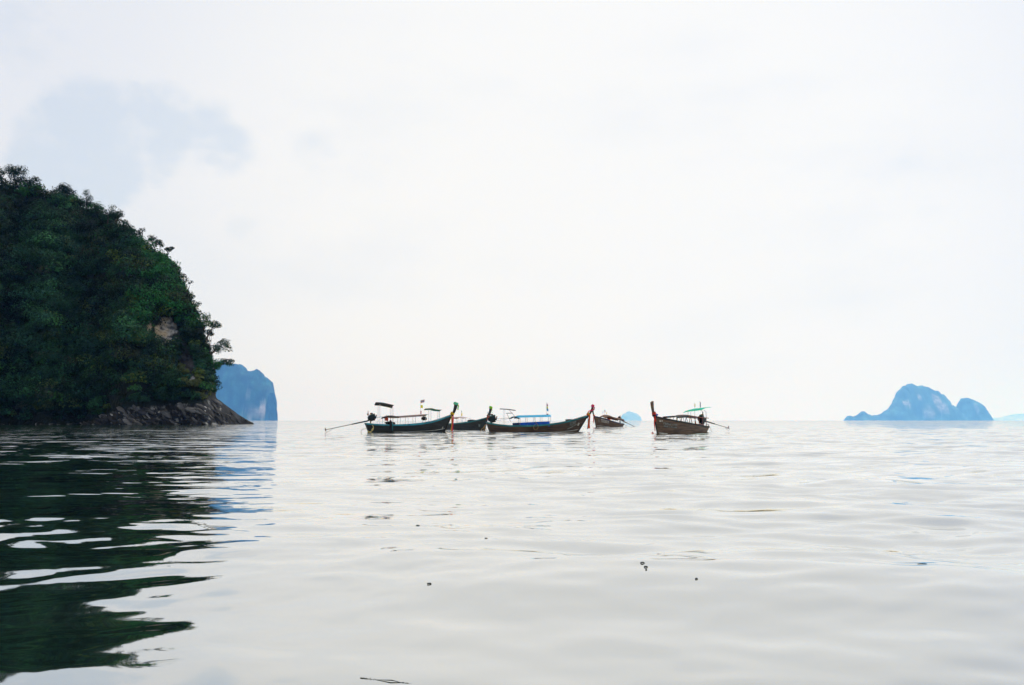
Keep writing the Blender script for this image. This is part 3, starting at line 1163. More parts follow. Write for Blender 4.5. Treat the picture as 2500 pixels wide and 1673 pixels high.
    def make_neck(s, head, w):
        hx, hz = head
        base = s.hp(1, 1, 0)
        b = Vector((base.x - .06, 0, base.z - .25))
        top = Vector((base.x + hx, 0, base.z + hz))
        n = 7
        mb = MB()
        vs, fs = [], []
        d = (top - b).normalized()
        f = Vector((d.z, 0, -d.x))
        for i in range(n):
            k = i / (n - 1)
            c = b.lerp(top, k) + f * (.10 * math.sin(k * math.pi)) * 1.0
            fw = w[0] + (w[1] - w[0]) * k ** 1.3
            sw = .09 + .10 * k
            for (a, e) in ((-1, -1), (1, -1), (1, 1), (-1, 1)):
                vs.append(c + f * (a * fw / 2) + Vector((0, e * sw / 2 * (1 if a < 0 else .7), 0)))
        for i in range(n - 1):
            for j in range(4):
                fs.append((i * 4 + j, i * 4 + (j + 1) % 4, (i + 1) * 4 + (j + 1) % 4, (i + 1) * 4 + j))
        fs += [(3, 2, 1, 0), tuple((n - 1) * 4 + j for j in range(4))]
        mb.add(vs, fs)
        s.neck = mb.build('stem_post', s.hull_m, s.root)
        s.nb, s.nt, s.nd, s.nf, s.nw = Vector((base.x, 0, base.z)), top, d, f, w
        # stem timber down to the water
        mb = MB()
        pts = [s.hp(1, h, 0) + Vector((.03, 0, 0)) for h in (1.0, .75, .5, .25, 0)]
        mb.tube([(q.x, 0, q.z) for q in pts], .065, 6)
        mb.build('stem_timber', M['black'], s.root)

    def stripe(s, t0, t1, h0, h1, mat, side, name='hull_stripe', hh=.035, n=10):
        mb = MB()
        rows = []
        for i in range(n + 1):
            k = i / n
            t = t0 + (t1 - t0) * k
            h = h0 + (h1 - h0) * k
            g = hh * (1 if 0 < i < n else .3)
            rows.append([s.hp(t, h - g, side, .03), s.hp(t, h + g, side, .03)])
        mb.strip(rows)
        return mb.build(name, mat, s.root)

    def lettering(s, side, t0, t1, rows, mat, seed=1, parent=None):
        """rows of small brush strokes standing where the faded writing is"""
        r = random.Random(seed)
        mb = MB()
        for (h, hh, w, gap) in rows:
            t = t0
            while t < t1 - w:
                ww = w * r.uniform(.6, 1.1)
                kind = r.random()
                parts = []
                if kind < .45:
                    parts = [(0, .25, -1, 1), (.75, 1, -1, 1), (0, 1, .55, 1)]
                elif kind < .75:
                    parts = [(0, .3, -1, 1), (0, 1, -1, -.5), (.7, 1, -1, .6)]
                else:
                    parts = [(.3, .65, -1, 1)]
                for (a, b, c, d) in parts:
                    q = [s.hp(t + ww * a, h + hh * c, side, .032), s.hp(t + ww * b, h + hh * c, side, .032)]
                    q2 = [s.hp(t + ww * a, h + hh * d, side, .032), s.hp(t + ww * b, h + hh * d, side, .032)]
                    mb.strip([q, q2])
                t += ww + gap * r.uniform(.7, 1.5)
        return mb.build('lettering', mat, parent or s.root)

    def canopy(s, pts, width, mat, posts, post_mat, camber=.12, thick=.03, name='canopy', sag=.0, valance=0.0, pr=.022, inset=.08, roll=0.0):
        """pts: [(px, py)] along the boat; posts: [px ...] standing from the rail"""
        line = []
        for (px, py) in pts:
            xl = s.x(px)
            line.append((xl, s.z(py, xl)))
        line.sort()
        xs = [a for a, b in line]
        zs = [b for a, b in line]
        n = max(8, len(line) * 3)
        mb = MB()
        rows = []
        for i in range(n + 1):
            x = xs[0] + (xs[-1] - xs[0]) * i / n
            z = float(np.interp(x, xs, zs)) - sag * abs(math.sin(i / n * math.pi * (len(posts) - 1 if len(posts) > 1 else 1)))
            row = []
            for j in range(7):
                k = j / 6 * 2 - 1
                row.append(Vector((x, k * width / 2, z - camber * k * k + roll * k)))
            if valance:
                row = [row[0] + Vector((0, -.005, -valance))] + row + [row[-1] + Vector((0, .005, -valance))]
            rows.append(row)
        mb.strip(rows, thick)
        cn = mb.build(name, mat, s.root)
        if posts:
            for px in posts:
                xl = px if isinstance(px, float) and abs(px) < 12 and False else s.x(px)
                t = (xl + s.L / 2) / s.L
                t = min(max(t, .02), .98)
                zt = float(np.interp(xl, xs, zs)) - camber * .8
                for side in (-1, 1):
                    yb = s.half(t) * .93
                    yt = min(width / 2 - inset, yb + .1) if width / 2 - inset < yb else yb
                    m2 = MB().tube([(xl, side * yb, s.gz(t) - .02), (xl, side * yt, zt)], pr, 5)
                    m2.build('canopy_post', post_mat, cn)
        return cn

    def flag(s, px, foot_py, flags, pole_mat, side=0.0):
        """flags: [(py, w, h, materials...)] hung on one pole"""
        xl = s.x(px)
        top = min(f[0] for f in flags)
        m = MB().tube([(xl, side, s.z(foot_py, xl)), (xl + .02, side, s.z(top, xl) + .1)], .012, 5)
        pole = m.build('flag_pole', pole_mat, s.root)
        sg = 1 if math.cos(s.yaw) > 0 else -1
        for (py, w, h, slant, mats) in flags:
            z = s.z(py, xl)
            n = len(mats)
            for i, mt in enumerate(mats):
                mb = MB()
                rows = []
                for j in range(5):
                    k = j / 4
                    xx = xl + sg * w * k
                    yy = side + .05 * math.sin(k * 5 + i * .0)
                    zz = z - k * slant
                    rows.append([Vector((xx, yy, zz - h * i / n)), Vector((xx, yy, zz - h * (i + 1) / n))])
                mb.strip(rows, .004)
                mb.build('flag', M[mt], pole)

    def engine(s, px, py, size=1.0, tail_from=None, tail_to=None, prop=True, tr=1.0):
        """a car engine on a pivot with its long tail shaft; the engine weight sits inboard"""
        c = s.p(px, py)
        e = empty('engine', c, 0, s.root)
        k = size
        ang = 0.0
        rot = Matrix.Rotation(-.22, 3, 'Y')
        mb = MB()
        mb.box((0, 0, 0), (.62 * k, .36 * k, .40 * k), rot)
        mb.box((.05 * k, 0, -.26 * k), (.5 * k, .30 * k, .18 * k), rot)
        mb.box((-.30 * k, 0, -.08 * k), (.18 * k, .34 * k, .30 * k), rot)
        mb.build('engine_block', M['engine'], e)
        mb = MB()
        mb.box((.02, 0, .25 * k), (.5 * k, .22 * k, .12 * k), rot)
        for i in range(4):
            mb.tube([((-.18 + .12 * i) * k, .1 * k, .12 * k), ((-.18 + .12 * i) * k, .26 * k, .05 * k)], .035 * k, 6)
        mb.build('cylinder_head', M['engine_green'], e)
        mb = MB().tube([(.36 * k, 0, .05 * k), (.42 * k, 0, .04 * k)], .20 * k, 12)
        mb.build('fan', M['black'], e)
        mb = MB().tube([(-.05 * k, 0, .30 * k), (-.05 * k, 0, .42 * k)], .13 * k, 10)
        mb.build('air_filter', M['rust'], e)
        mb = MB().tube([(-.25 * k, -.1, .1 * k), (-.38 * k, -.12, .25 * k), (-.40 * k, -.12, .62 * k)], .03 * k, 6)
        mb.tube([(-.40 * k, -.12, .18 * k), (-.42 * k, -.12, .36 * k)], .08 * k, 7)
        mb.build('exhaust', M['rust'], e)
        mb = MB().tube([(.3 * k, 0, -.05), (.9 * k, .05, .03), (1.6 * k, .08, .08)], .018, 5)
        mb.build('steering_handle', M['steel'], e)
        # pivot stand
        pz = s.gz(.03)
        dz = c.z - pz
        mb = MB()
        mb.tube([(-.15, 0, -dz - .05), (-.1, 0, -.2 * k)], .07, 8)
        mb.tube([(-.15, -.22, -dz), (-.1, 0, -.3 * k)], .035, 5)
        mb.tube([(-.15, .22, -dz), (-.1, 0, -.3 * k)], .035, 5)
        mb.build('pivot_stand', M['steel'], e)
        if tail_to:
            a = s.p(*tail_from) - c
            b = s.p(*tail_to) - c
            mid = a.lerp(b, .38)
            mb = MB().tube([a * 0.2 + Vector((-.1, 0, -.15)), a, mid], [.09 * tr, .075 * tr, .06 * tr], 7)
            mb.build('shaft_housing', M['engine'], e)
            mb = MB().tube([mid, b], [.038 * tr, .032 * tr], 6)
            d = (b - a).normalized()
            mb.tube([b - d * .05, b + d * .1], .06, 7)
            mb.tube([b - d * .75 + Vector((0, 0, -.02)), b - d * .5 + Vector((0, 0, -.17)), b + d * .08 + Vector((0, 0, -.26))], .018, 5)
            mb.build('tail_shaft', M['steel'], e)
            if prop:
                mb = MB()
                u = Vector((0, 1, 0))
                w = d.cross(u).normalized()
                for q in range(3):
                    an = q * 2.094 + .5
                    r1 = (u * math.cos(an) + w * math.sin(an))
                    r2 = (u * math.cos(an + .5) + w * math.sin(an + .5))
                    tip = b + r1 * .2 + r2 * .04
                    o1 = r2.cross(d).normalized() * 0
                    vs = [b + d * .03, b + r1 * .12 - d * .04, tip, b + r2 * .17 + d * .05,
                          b + d * .05, b + r1 * .12 - d * .02, tip + d * .02, b + r2 * .17 + d * .07]
                    mb.add(vs, [(0, 1, 2, 3), (7, 6, 5, 4), (0, 4, 5, 1), (1, 5, 6, 2), (2, 6, 7, 3), (3, 7, 4, 0)])
                mb.build('propeller', M['rust'], e)
        return e

    def world(s, v):
        c, sn = math.cos(s.yaw), math.sin(s.yaw)
        return Vector((s.root.location.x + c * v.x - sn * v.y, s.root.location.y + sn * v.x + c * v.y, v.z))

    def thing(s, name, local, label, cat, group=None):
        o = empty(name, s.world(local), s.yaw)
        tag(o, label, cat, group)
        return o

    # ribbons tied round the stem post; things of their own
    def ribbons(s, label, knot_mats, streamers, cap=None, wraps=None):
        o = s.thing('bow_ribbon', s.nb, label, 'ribbon', 'ribbons tied to the boat bows')
        w0, w1 = s.nw
        for i, mt in enumerate(knot_mats):
            k = .10 + .10 * i
            c = s.nd * (k + .02) + s.nf * .03
            mb = MB()
            pts = []
            for a in range(13):
                an = a / 12 * 2 * math.pi
                pts.append(c + s.nf * (math.cos(an) * (w0 / 2 + .07)) + Vector((0, math.sin(an) * .13, 0)) + s.nd * .05 * math.sin(an * 2 + i))
            mb.tube(pts, .065, 6)
            mb.build('knot', M[mt], o)
        for (mt, dx, dy, z0, length, w, fl) in streamers:
            mb = MB()
            rows = []
            n = 9
            for j in range(n + 1):
                k = j / n
                ww = w * (.7 + fl * k)
                sway = .05 * math.sin(k * 4 + dx * 9)
                cx = dx + sway
                rows.append([Vector((cx - ww / 2, dy + .03 * math.sin(k * 7), z0 - length * k)), Vector((cx, dy + .05, z0 - length * k)), Vector((cx + ww / 2, dy + .02 * math.cos(k * 6), z0 - length * k))])
            mb.strip(rows, .015)
            mb.build('streamer', M[mt], o)
        if cap:
            h = s.nt - s.nb
            mb = MB()
            n = 10
            vs = []
            for lv, (dd, g) in enumerate(((-.24, 1.12), (-.1, 1.22), (.02, 1.15), (.06, .6))):
                for a in range(n):
                    an = a / n * 2 * math.pi
                    vs.append(h + s.nd * (dd + .02 * math.sin(a * 2.3)) + s.nf * math.cos(an) * (w1 / 2 + .02) * g + Vector((0, math.sin(an) * .13 * g, 0)))
            fs = [(l * n + a, l * n + (a + 1) % n, (l + 1) * n + (a + 1) % n, (l + 1) * n + a) for l in range(3) for a in range(n)]
            fs.append(tuple(3 * n + a for a in range(n)))
            mb.add(vs, fs)
            mb.build('head_cloth', M[cap[0]], o, True)
            if len(cap) > 1:
                mb = MB()
                rows = []
                for j in range(7):
                    k = j / 6
                    q = h + s.nf * (w1 / 2 + .06) * cap[2] + s.nd * -.12
                    rows.append([q + Vector((-.05 + .03 * math.sin(k * 6), .03, -cap[1] * k)), q + Vector((.05 + .03 * math.sin(k * 6), -.03, -cap[1] * k))])
                mb.strip(rows, .01)
                mb.build('head_streamer', M[cap[0] if len(cap) < 4 else cap[3]], o)
        if wraps:
            h = s.nt - s.nb
            mb = MB()
            pts = []
            for a in range(33):
                k = a / 32
                an = k * 2 * math.pi * wraps[1]
                c = h * (k * .92 + .04) + s.nf * .05
                fw = w0 + (w1 - w0) * k
                pts.append(c + s.nf * math.cos(an) * (fw / 2 + .05) + Vector((0, math.sin(an) * .14, 0)))
            mb.tube(pts, .055, 5)
            mb.build('wrap', M[wraps[0]], o)
        return o

    def rope(s, pts, mat, label, r=.025, name='rope'):
        P = [s.p(*q) for q in pts]
        o = s.thing(name, P[0], label, 'rope')
        # smooth polyline
        Q = []
        for i in range(len(P) - 1):
            a, b, c, d = P[max(i - 1, 0)], P[i], P[i + 1], P[min(i + 2, len(P) - 1)]
            for j in range(5):
                t = j / 5
                Q.append(.5 * ((2 * b) + (c - a) * t + (2 * a - 5 * b + 4 * c - d) * t * t + (3 * b - a - 3 * c + d) * t ** 3))
        Q.append(P[-1])
        MB().tube([q - P[0] for q in Q], r, 5).build('strand', mat, o, True)
        return o


# ------------------------------------------------------------------ boat 1: leftmost, dark, green capped bow
b1 = Boat('dark long-tail boat with teal rail and mint capped bow, leftmost of the moored boats', 9.6, 1.7, 893, 1103, 1054.8, R(17),
          [(0, .93), (.08, .84), (.3, .76), (.5, .80), (.65, .92), (.78, 1.12), (.9, 1.45), (1, 1.80)], .8, M['dark_hull'], M['teal_bright'], (.50, 1.28))
b1.canopy([(934, 1020), (945, 1016.5), (965, 1018), (1000, 1015.5), (1030, 1013.5), (1043, 1013.5)], 1.5, M['canvas_pink'], [938, 957, 975, 994, 1012, 1036], M['post_white'], camber=.06, name='long_canopy', roll=-.10)
b1.canopy([(935, 1019.5), (945, 1015.8), (958, 1015.5), (972, 1018.0)], 1.62, M['canvas_dark'], [], None, camber=.13, thick=.05, name='rear_canopy_flap')
b1.canopy([(917, 984.5), (930, 985), (945, 988), (960, 991.5)], 1.25, M['canvas_dark'], [926, 957.5], M['post_white'], camber=.10, thick=.04, name='stern_awning', roll=-.14)
b1.canopy([(1038, 999), (1052, 998), (1062, 1001), (1077, 1002)], 1.2, M['canvas_green'], [1050, 1071.5], M['post_white'], camber=.06, name='front_awning', roll=-.07)
b1.flag(1027, 1012, [(978.5, .42, .28, -.12, ('flag_red', 'flag_white', 'flag_navy', 'flag_white', 'flag_red')), (989, .24, .30, .05, ('lemon',)), (1003, .10, .35, .02, ('pink',))], M['post_white'])
b1.engine(909, 1019, 1.08, (898, 1028), (797, 1049.5))
b1.stripe(.3, .985, .33, .33, M['pale_stripe'], -1, 'waterline_stripe', .012, 16)
b1.lettering(-1, .925, .955, [(.42, .06, .02, .01)], M['letter'], 3)


def cargo(boat, px, py, w, h, d, mat, label, name='bundle', cat='bundle', jit=.12, side=0.0):
    q = boat.p(px, py, side)
    o = boat.thing(name, Vector((q.x, q.y, q.z - h / 2)), label, cat)
    m = MB()
    m.ell((0, 0, h / 2), (w / 2, d / 2, h / 2), 10, 7, jit)
    m.ell((w * .25, .05, h * .35), (w * .3, d * .4, h * .35), 8, 6, jit)
    m.build('cover', mat, o)
    m = MB()
    m.tube([(-w * .3, -d * .35, h * .1), (-w * .3, -d * .3, h * .85), (-w * .3, d * .3, h * .85), (-w * .3, d * .35, h * .1)], .02, 5)
    m.build('lashing', M['rope_pale'], o)
    return o


cargo(b1, 1035.5, 1022, .62, .40, .8, M['black'], 'black lashed bundle under the front end of the pink canopy')
cargo(b1, 953, 1033, 1.1, .34, .9, M['black'], 'low dark bundle in the stern below the orange life jacket')
# life jacket
q = b1.p(946, 1017, -.55)
lj = b1.thing('life_jacket', q, 'orange life jacket hanging from the canopy of the leftmost boat', 'life jacket')
m = MB()
m.strip([[Vector((-.10, 0, 0)), Vector((.0, .03, .02)), Vector((.12, 0, 0))], [Vector((-.16, -.02, -.15)), Vector((0, .05, -.13)), Vector((.16, -.02, -.15))],
         [Vector((-.21, -.03, -.30)), Vector((0, .06, -.28)), Vector((.18, 0, -.32))], [Vector((-.19, 0, -.42)), Vector((0, .03, -.46)), Vector((.17, 0, -.52))]], .09)
m.build('jacket_body', M['jacket'], lj)
MB().tube([(0, .02, .0), (0, .02, .18)], .012, 5).build('hanging_loop', M['black'], lj)
# fender cloth over the rail
q = b1.p(957, 1029, -.84)
fd = b1.thing('fender', q, 'dark padded fender with a teal strap hung over the rail of the leftmost boat', 'fender')
MB().ell((0, 0, 0), (.12, .13, .13), 8, 6).tube([(0, -.02, 0), (.01, -.08, -.3), (0, -.06, -.85)], [.07, .14, .11], 7).build('pad', M['black'], fd)
MB().strip([[Vector((.13, -.02, -.15)), Vector((.22, -.02, -.15))], [Vector((.15, -.08, -.5)), Vector((.25, -.08, -.5))], [Vector((.17, -.05, -.95)), Vector((.24, -.05, -.95))]], .02).build('strap', M['teal'], fd)
b1.ribbons('yellow knot with yellow and pink streamers hanging to the water from the leftmost boat\'s bow', ['yellow', 'yellow'],
           [('yellow', -.06, -.1, .05, 1.75, .11, .3), ('pink', .10, -.14, .1, 1.85, .12, .3), ('pink', .02, -.05, .0, 1.5, .08, .2)], cap=('mint', .55, 1, 'lime'))
b1.rope([(908, 1033, -.5), (915, 1042, -.7), (914, 1050, -.75), (906, 1054, -.6), (899, 1051, -.3)], M['rope_yellow'], 'yellow rope looped from the stern of the leftmost boat', .035)
b1.rope([(911, 1050, -.75), (914, 1045, -.8), (912, 1051, -.85), (909, 1055, -.8)], M['rope_yellow'], 'short yellow rope end beside the big loop at the leftmost boat\'s stern', .03)
b1.rope([(897, 1046, 0), (891, 1047, .1), (885, 1049, .1), (882, 1055, .1)], M['rope_pale'], 'pale rope arching from the leftmost boat\'s stern into the water', .03)

# ------------------------------------------------------------------ boat 2: behind the gap
b2 = Boat('dark long-tail boat with lime capped bow, partly hidden behind the leftmost boat', 8.6, 1.6, 1084, 1191, 1049.0, R(-46),
          [(0, .75), (.2, .80), (.4, .85), (.6, .98), (.75, 1.12), (.88, 1.36), (1, 1.62)], .6, M['dark_hull'], M['teal'], (.62, 1.35))
b2.canopy([(1104, 1022), (1112, 1019), (1128, 1018), (1141, 1021)], 1.4, M['canvas_pink'], [1107, 1117, 1128, 1139], M['post_white'], camber=.1, name='long_canopy')
b2.flag(1126.5, 1020, [(1003.5, .16, .2, 0, ('navy',)), (1009, .26, .38, .0, ('lemon',))], M['post_white'])
b2.lettering(-1, .86, .93, [(.55, .1, .03, .012)], M['letter_dim'], 5)
cargo(b2, 1152, 1027.5, 1.6, .30, 1.0, M['black'], 'long flat black tarpaulin bundle on the boat behind')
b2.ribbons('red and orange knots with a lime streamer on the bow of the half hidden boat', ['red', 'orange', 'flag_white'],
           [('orange', -.02, -.1, .05, .45, .12, .2), ('rust', .1, -.1, 0, .4, .08, .1)], cap=('lime', 1.05, 1, 'lime'))

# ------------------------------------------------------------------ boat 3: long brown one with blue canopy
b3 = Boat('long brown boat with sky blue canopy and blue side cloth, middle of the moored boats', 10.75, 1.75, 1187, 1434, 1054.9, R(6),
          [(0, 1.06), (.06, .88), (.14, .76), (.24, .68), (.45, .69), (.62, .82), (.76, 1.03), (.9, 1.38), (1, 1.72)], 1.05, M['brown_hull'], M['teal'], (.60, 1.10), neck_w=(.16, .24))
b3.canopy([(1257, 1018.5), (1262, 1015.5), (1300, 1014.5), (1343, 1013.5)], 1.5, M['canvas_blue'], [1268, 1285, 1304, 1321, 1341], M['post_white'], camber=.20, thick=.04, name='long_canopy')
b3.canopy([(1245, 1022), (1252, 1018), (1260, 1018), (1268, 1022)], 1.55, M['canvas_dark'], [], None, camber=.08, thick=.05, name='rear_canopy_flap')
b3.canopy([(1221, 998.5), (1240, 999.5), (1250, 1001), (1258, 1002)], 1.2, M['canvas_dark'], [1231], M['post_white'], camber=.05, thick=.035, name='stern_awning', pr=.014)
# tilted awning frame
for sd in (-.45, .45):
    for (pa, pb, rr_) in (((1237, 1009), (1247, 1030), .018), ((1250, 1009), (1262, 1024), .018), ((1236, 1009.5), (1251, 1009), .03),
                          ((1243, 1002), (1250, 1009), .015), ((1243, 1022.5), (1212, 1027.5), .012)):
        MB().tube([b3.p(*pa, sd), b3.p(*pb, sd)], rr_, 5).build('frame_bar', M['steel'], b3.root)
# side cloths
for sd in (-.80, .80):
    for (pa, pb, mt) in ((1251.5, 1269, 'tarp_navy'), (1269.5, 1341, 'tarp_blue')):
        m = MB()
        rows = []
        for i in range(13):
            px = pa + (pb - pa) * i / 12
            g = .02 * math.sin(i * 1.9)
            yt = 1033 - (px - 1251) / 90 * 4.2
            rows.append([b3.p(px, yt, sd + g), b3.p(px, 1041, sd + g * .5)])
        m.strip(rows, .02)
        m.build('side_cloth', M[mt], b3.root)
b3.flag(1334, 1013, [(984.5, .16, .26, .1, ('flag_white', 'flag_red')), (992, .16, .2, .08, ('lemon',)), (996.5, .2, .26, .1, ('sky_blue',)), (1010.5, .18, .16, 0, ('red',))], M['post_white'])
b3.engine(1202, 1022.5, 1.15)
b3.stripe(.45, .985, .26, .30, M['pale_stripe'], -1, 'waterline_stripe', .012, 16)
b3.stripe(.80, .93, .42, .66, M['letter_dim'], -1, 'painted_sweep', .02, 12)
b3.lettering(-1, .83, .92, [(.80, .07, .018, .008), (.68, .05, .014, .008)], M['letter_dim'], 9)
b3.lettering(-1, .935, .96, [(.62, .08, .02, .01)], M['letter'], 12)
cargo(b3, 1391, 1026, 1.1, .22, .8, M['black'], 'low black bundle on the foredeck of the boat with the blue canopy')
b3.ribbons('pink and red wrapped bow ribbon with long orange and navy streamers on the middle boat', ['orange', 'yellow'],
           [('orange', .14, -.12, .15, 1.5, .15, .7), ('orange', .19, -.06, .1, 1.42, .14, .6), ('navy', .0, -.08, -.1, 1.3, .10, .2)], cap=('pink', .35, 1, 'red'), wraps=('pink', 1.5))
lp = [(1305, 1019, -.85), (1306, 1030, -.9), (1311, 1036, -.95), (1313, 1043, -.96), (1309, 1048.5, -.95), (1304, 1048, -.95), (1302, 1043, -.95), (1305, 1037, -.93)]
b3.rope(lp, M['rope_brown'], 'thin brown rope looped over the rail of the boat with the blue canopy', .022)
b3.rope([(1185, 1037, 0), (1180, 1045, .1), (1176, 1048, .2), (1173.5, 1054.5, .2)], M['rope_brown'], 'brown stern rope of the middle boat dropping into the water, left strand', .035)
b3.rope([(1186, 1038, 0), (1183, 1044, .1), (1181.5, 1054.5, .1)], M['rope_brown'], 'brown stern rope of the middle boat dropping into the water, right strand', .035)
b3.rope([(1187, 1036, 0), (1186, 1045, 0), (1190, 1052, -.3), (1193, 1055, -.4)], M['rope_pale'], 'pale rope hanging down the transom of the middle boat', .03)

# ------------------------------------------------------------------ boat 4: small, behind right
b4 = Boat('small looking brown boat with rust brown roof, farthest away between the two big boats', 9.2, 1.9, 1517, 1450, 1042.2, R(180 + 50),
          [(0, .55), (.2, .68), (.4, .95), (.6, 1.3), (.75, 1.6), (.88, 1.85), (1, 2.05)], .6, M['grey_hull'], M['navy'], (.55, 1.45))
b4.canopy([(1468, 1018), (1472, 1014.8), (1477, 1013.3), (1484, 1014.5), (1493, 1018.5), (1516, 1023)], 1.5, M['wood_roof'], [1466, 1480, 1494, 1505, 1514], M['post_red'], camber=.25, thick=.05, name='long_canopy', valance=.14)
b4.canopy([(1476, 1022), (1482, 1023), (1488, 1021)], 1.0, M['orange'], [], None, camber=.2, thick=.03, name='hanging_cloth')
b4.flag(1471, 1018, [(1004.5, .14, .35, 0, ('sky_blue',))], M['post_white'])
b4.flag(1475.5, 1016, [(1001, .3, .4, .15, ('violet', 'pink'))], M['post_white'])
b4.flag(1480, 1016, [(1007, .22, .35, .05, ('lemon',))], M['post_white'])
b4.engine(1512, 1021.5, 1.0, (1515, 1026), (1549, 1042), prop=False, tr=1.7)
b4.stripe(.5, .985, .205, .235, M['pale_stripe'], 1, 'waterline_stripe', .016, 14)
b4.lettering(1, .62, .86, [(.80, .065, .03, .012), (.64, .035, .05, .006)], M['letter'], 21)
b4.lettering(1, .88, .94, [(.72, .06, .03, .01), (.60, .03, .03, .01)], M['letter_dim'], 22)
b4.ribbons('dark red streamers hanging from the bow of the farthest boat', ['red'],
           [('red', .25, .1, .05, 1.5, .14, .2), ('red', .33, .05, -.1, 1.1, .16, .1)])
b4.rope([(1523, 1036, 0), (1527, 1040, 0), (1529, 1042.5, 0)], M['rope_pale'], 'pale rope at the stern of the farthest boat', .04)

# ------------------------------------------------------------------ boat 5: right, bow towards the camera
b5 = Boat('weathered brown boat with turquoise stern awning, rightmost of the moored boats', 8.9, 1.8, 1717, 1597, 1057.6, R(180 + 54),
          [(0, .62), (.15, .68), (.3, .80), (.5, .98), (.7, 1.18), (.88, 1.40), (1, 1.60)], .55, M['grey_hull'], M['roof_black'], (.50, 1.30), neck_w=(.19, .38))
b5.canopy([(1634, 1017.5), (1645, 1016.8), (1655, 1016), (1664, 1015.5)], 1.45, M['roof_black'], [1635, 1643, 1651, 1659], M['steel'], camber=.05, thick=.05, name='front_roof', valance=.10)
b5.canopy([(1666, 1014.6), (1680, 1017), (1695, 1019.5), (1712, 1021)], 1.5, M['post_red'], [1669, 1679, 1689, 1698, 1709], M['post_red'], camber=.05, thick=.07, name='rear_roof', pr=.035)
b5.canopy([(1679, 1002.5), (1690, 999.5), (1705, 998), (1724, 996)], 1.1, M['canvas_teal'], [], None, camber=.10, thick=.03, name='stern_awning', roll=.14)
for sd in (-.45, .45):
    m = MB()
    m.tube([b5.p(1682, 1017, sd), b5.p(1682, 1006, sd), b5.p(1685, 1002.5, sd)], .02, 5)
    m.build('awning_post', M['post_white'], b5.root)
    m = MB()
    m.tube([b5.p(1714, 1002.5, sd), b5.p(1719, 1006, sd), b5.p(1719.5, 1040, sd)], .028, 5)
    m.build('awning_post', M['post_white'], b5.root)
MB().tube([b5.p(1695, 1016, 0), b5.p(1695, 1001, 0)], .018, 5).build('awning_post', M['post_white'], b5.root)
b5.flag(1695, 1000, [(986.5, .2, .28, .05, ('lemon',))], M['post_white'])
b5.flag(1708, 998, [(981.5, .22, .5, .15, ('violet', 'navy'))], M['post_white'])
b5.engine(1712, 1024, 1.2, (1722, 1029), (1776, 1045))
b5.stripe(.62, .985, .16, .205, M['pale_stripe'], 1, 'waterline_stripe', .020, 14)
b5.lettering(1, .70, .90, [(.72, .05, .03, .010), (.57, .04, .028, .008)], M['letter_dim'], 31)
b5.lettering(1, .91, .965, [(.82, .05, .018, .012)], M['letter'], 32)
# red side board at the stern
for sd in (-.72, .72):
    MB().strip([[b5.p(1673, 1033, sd), b5.p(1673, 1036, sd)], [b5.p(1711, 1036, sd), b5.p(1711, 1040, sd)]], .03).build('side_board', M['post_red'], b5.root)
b5.ribbons('dark knot and long red streamers on the plain wooden bow post of the rightmost boat', ['black', 'red', 'red'],
           [('red', .10, .05, -.02, 1.35, .13, .1), ('red', .02, .10, .2, .7, .16, .2), ('red', -.02, -.05, .3, .45, .12, .2)])
q = b5.nb
cl = b5.thing('bow_cloth', q, 'blue cloth folded over the bow tip of the rightmost boat', 'cloth')
MB().ell((-.26, 0, .12), (.30, .2, .13), 9, 6, .1).build('folded_cloth', M['blue'], cl)
q = b5.p(1592, 1063)
buoy = b5.thing('buoy', Vector((q.x, q.y, 0)), 'small orange brown mooring float in the water ahead of the rightmost boat', 'buoy')
MB().ell((0, 0, .03), (.12, .12, .11), 10, 7).build('float', M['jacket'], buoy, True)
MB().tube([(0, 0, .12), (0, 0, .19)], .02, 6).build('eye', M['rust'], buoy)
b5.rope([(1726, 1037, 0), (1731, 1043, 0), (1734, 1052, .1), (1737, 1057, .1)], M['rope_pale'], 'pale rope sagging from the rightmost boat\'s stern into the water', .025)
b5.rope([(1722, 1035, 0), (1729, 1038, 0), (1728, 1047, 0), (1723, 1054, 0), (1728, 1057, 0)], M['rope_pale'], 'tangled pale rope coil behind the rightmost boat\'s transom', .025)
b5.rope([(1604, 1057, 0), (1598, 1059.5, .05), (1593, 1061.5, .1)], M['rope_pale'], 'short mooring line from the rightmost boat\'s stem to the orange float', .02)


# ------------------------------------------------------------------ floating bits
def on_water(px, py):
    d = direction(px, py)
    k = CAMH / -d.z
    q = SEA['V']
    j = int(np.argmin((q[:, 0] - d.x * k) ** 2 + (q[:, 1] - d.y * k) ** 2))
    return Vector((d.x * k, d.y * k, float(q[j, 2]) - 0.002))


LEAF_D = pmat('wet_leaf', (.03, .032, .02), .4, var=.4)


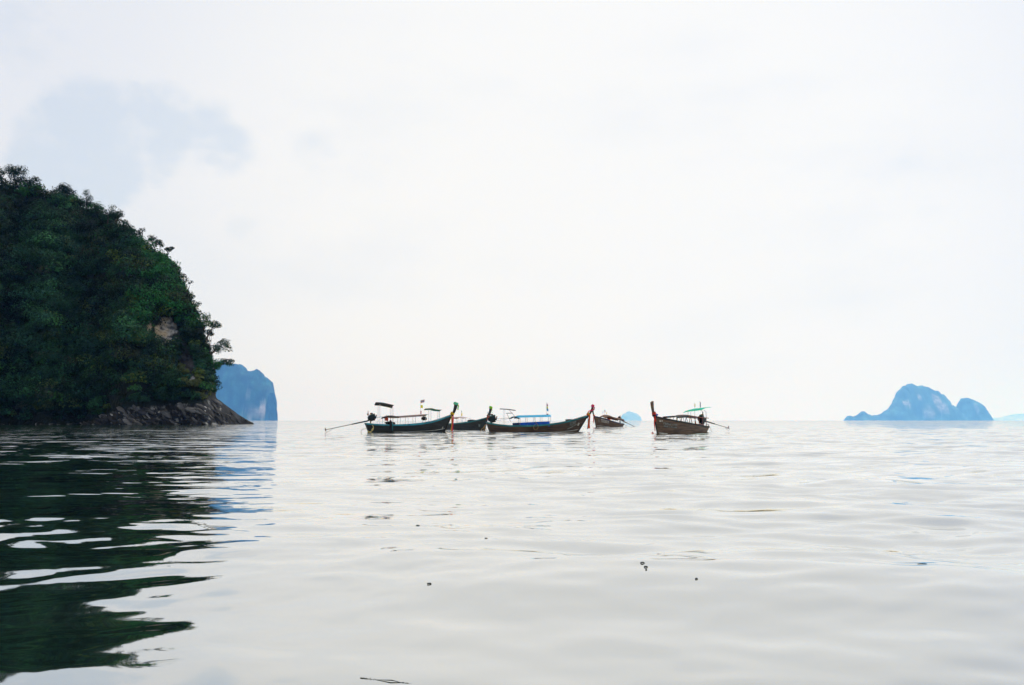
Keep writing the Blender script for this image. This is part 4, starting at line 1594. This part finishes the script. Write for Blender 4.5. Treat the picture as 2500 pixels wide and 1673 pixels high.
def float_leaf(px, py, l, w, rz, label, curl=.02):
    o = empty('floating_leaf', on_water(px, py), rz)
    tag(o, label, 'leaf')
    rows = []
    for i in range(9):
        k = i / 8
        ww = w * math.sin(k * math.pi) ** .7 * .5 + .001
        z = curl * .2 * math.sin(k * 3.1) + .002
        rows.append([Vector((l * (k - .5), -ww, z + .006)), Vector((l * (k - .5), 0, z)), Vector((l * (k - .5), ww, z + .008))])
    MB().strip(rows, .002).build('blade', LEAF_D, o)
    MB().tube([(l * .5, 0, .002), (l * .68, .003, .004)], .001, 4).build('stalk', LEAF_D, o)
    return o


float_leaf(1187, 1320, .030, .02, .5, 'dark curled leaf floating left of the centre of the open water', .02)
float_leaf(1569, 1403, .032, .02, -.3, 'dark leaf floating uppermost of the little trail right of centre', .018)
float_leaf(1577, 1411, .028, .012, .1, 'thin dark leaf just below the uppermost leaf of the trail', .008)
float_leaf(1578, 1419, .014, .008, .4, 'tiny pale leaf scrap, lowest of the little trail', .004)
float_leaf(1701, 1441, .018, .015, -.6, 'small round dark leaf floating alone right of the leaf trail', .012)
float_leaf(1048, 1430, .03, .007, .1, 'long narrow dark leaf on the water left of centre', .008)
float_leaf(2252, 1401, .08, .02, .15, 'bluish grey feather thin leaf on the water far to the right', .010)
float_leaf(1020, 1290, .035, .015, 0, 'faint narrow leaf far out left of centre', .006)


def frond():
    a = on_water(880, 1656)
    b = on_water(1006, 1667)
    o = empty('floating_twig', a)
    tag(o, 'forked dark twig with frayed leaves floating at the bottom edge', 'twig')
    d = b - a
    mid = d * .28
    MB().tube([(0, 0, .004), tuple(mid * .6), tuple(mid)], [.002, .0035, .0025], 5).tube(
        [tuple(mid), tuple(d * .6 + Vector((0, .022, .003))), tuple(d * .80)], [.003, .0018, .003], 4).tube(
        [tuple(mid), tuple(d * .6 + Vector((0, -.02, .003))), tuple(d * .80), tuple(d)], [.003, .0018, .004, .002], 4).build('stem', LEAF_D, o)
    r = random.Random(4)
    m = MB()
    for k in [i * .014 for i in range(22)] + [.78 + i * .012 for i in range(10)]:
        c = d * k
        for sg in (-1, 1):
            e = c + Vector((r.uniform(-.004, .012), sg * r.uniform(.005, .018) * (1 - abs(k - .1)), r.uniform(.001, .005)))
            m.tube([tuple(c), tuple(e)], [.0015, .0006], 4)
    tag(m.build('leaflets', LEAF_D, o), kind='stuff')


frond()
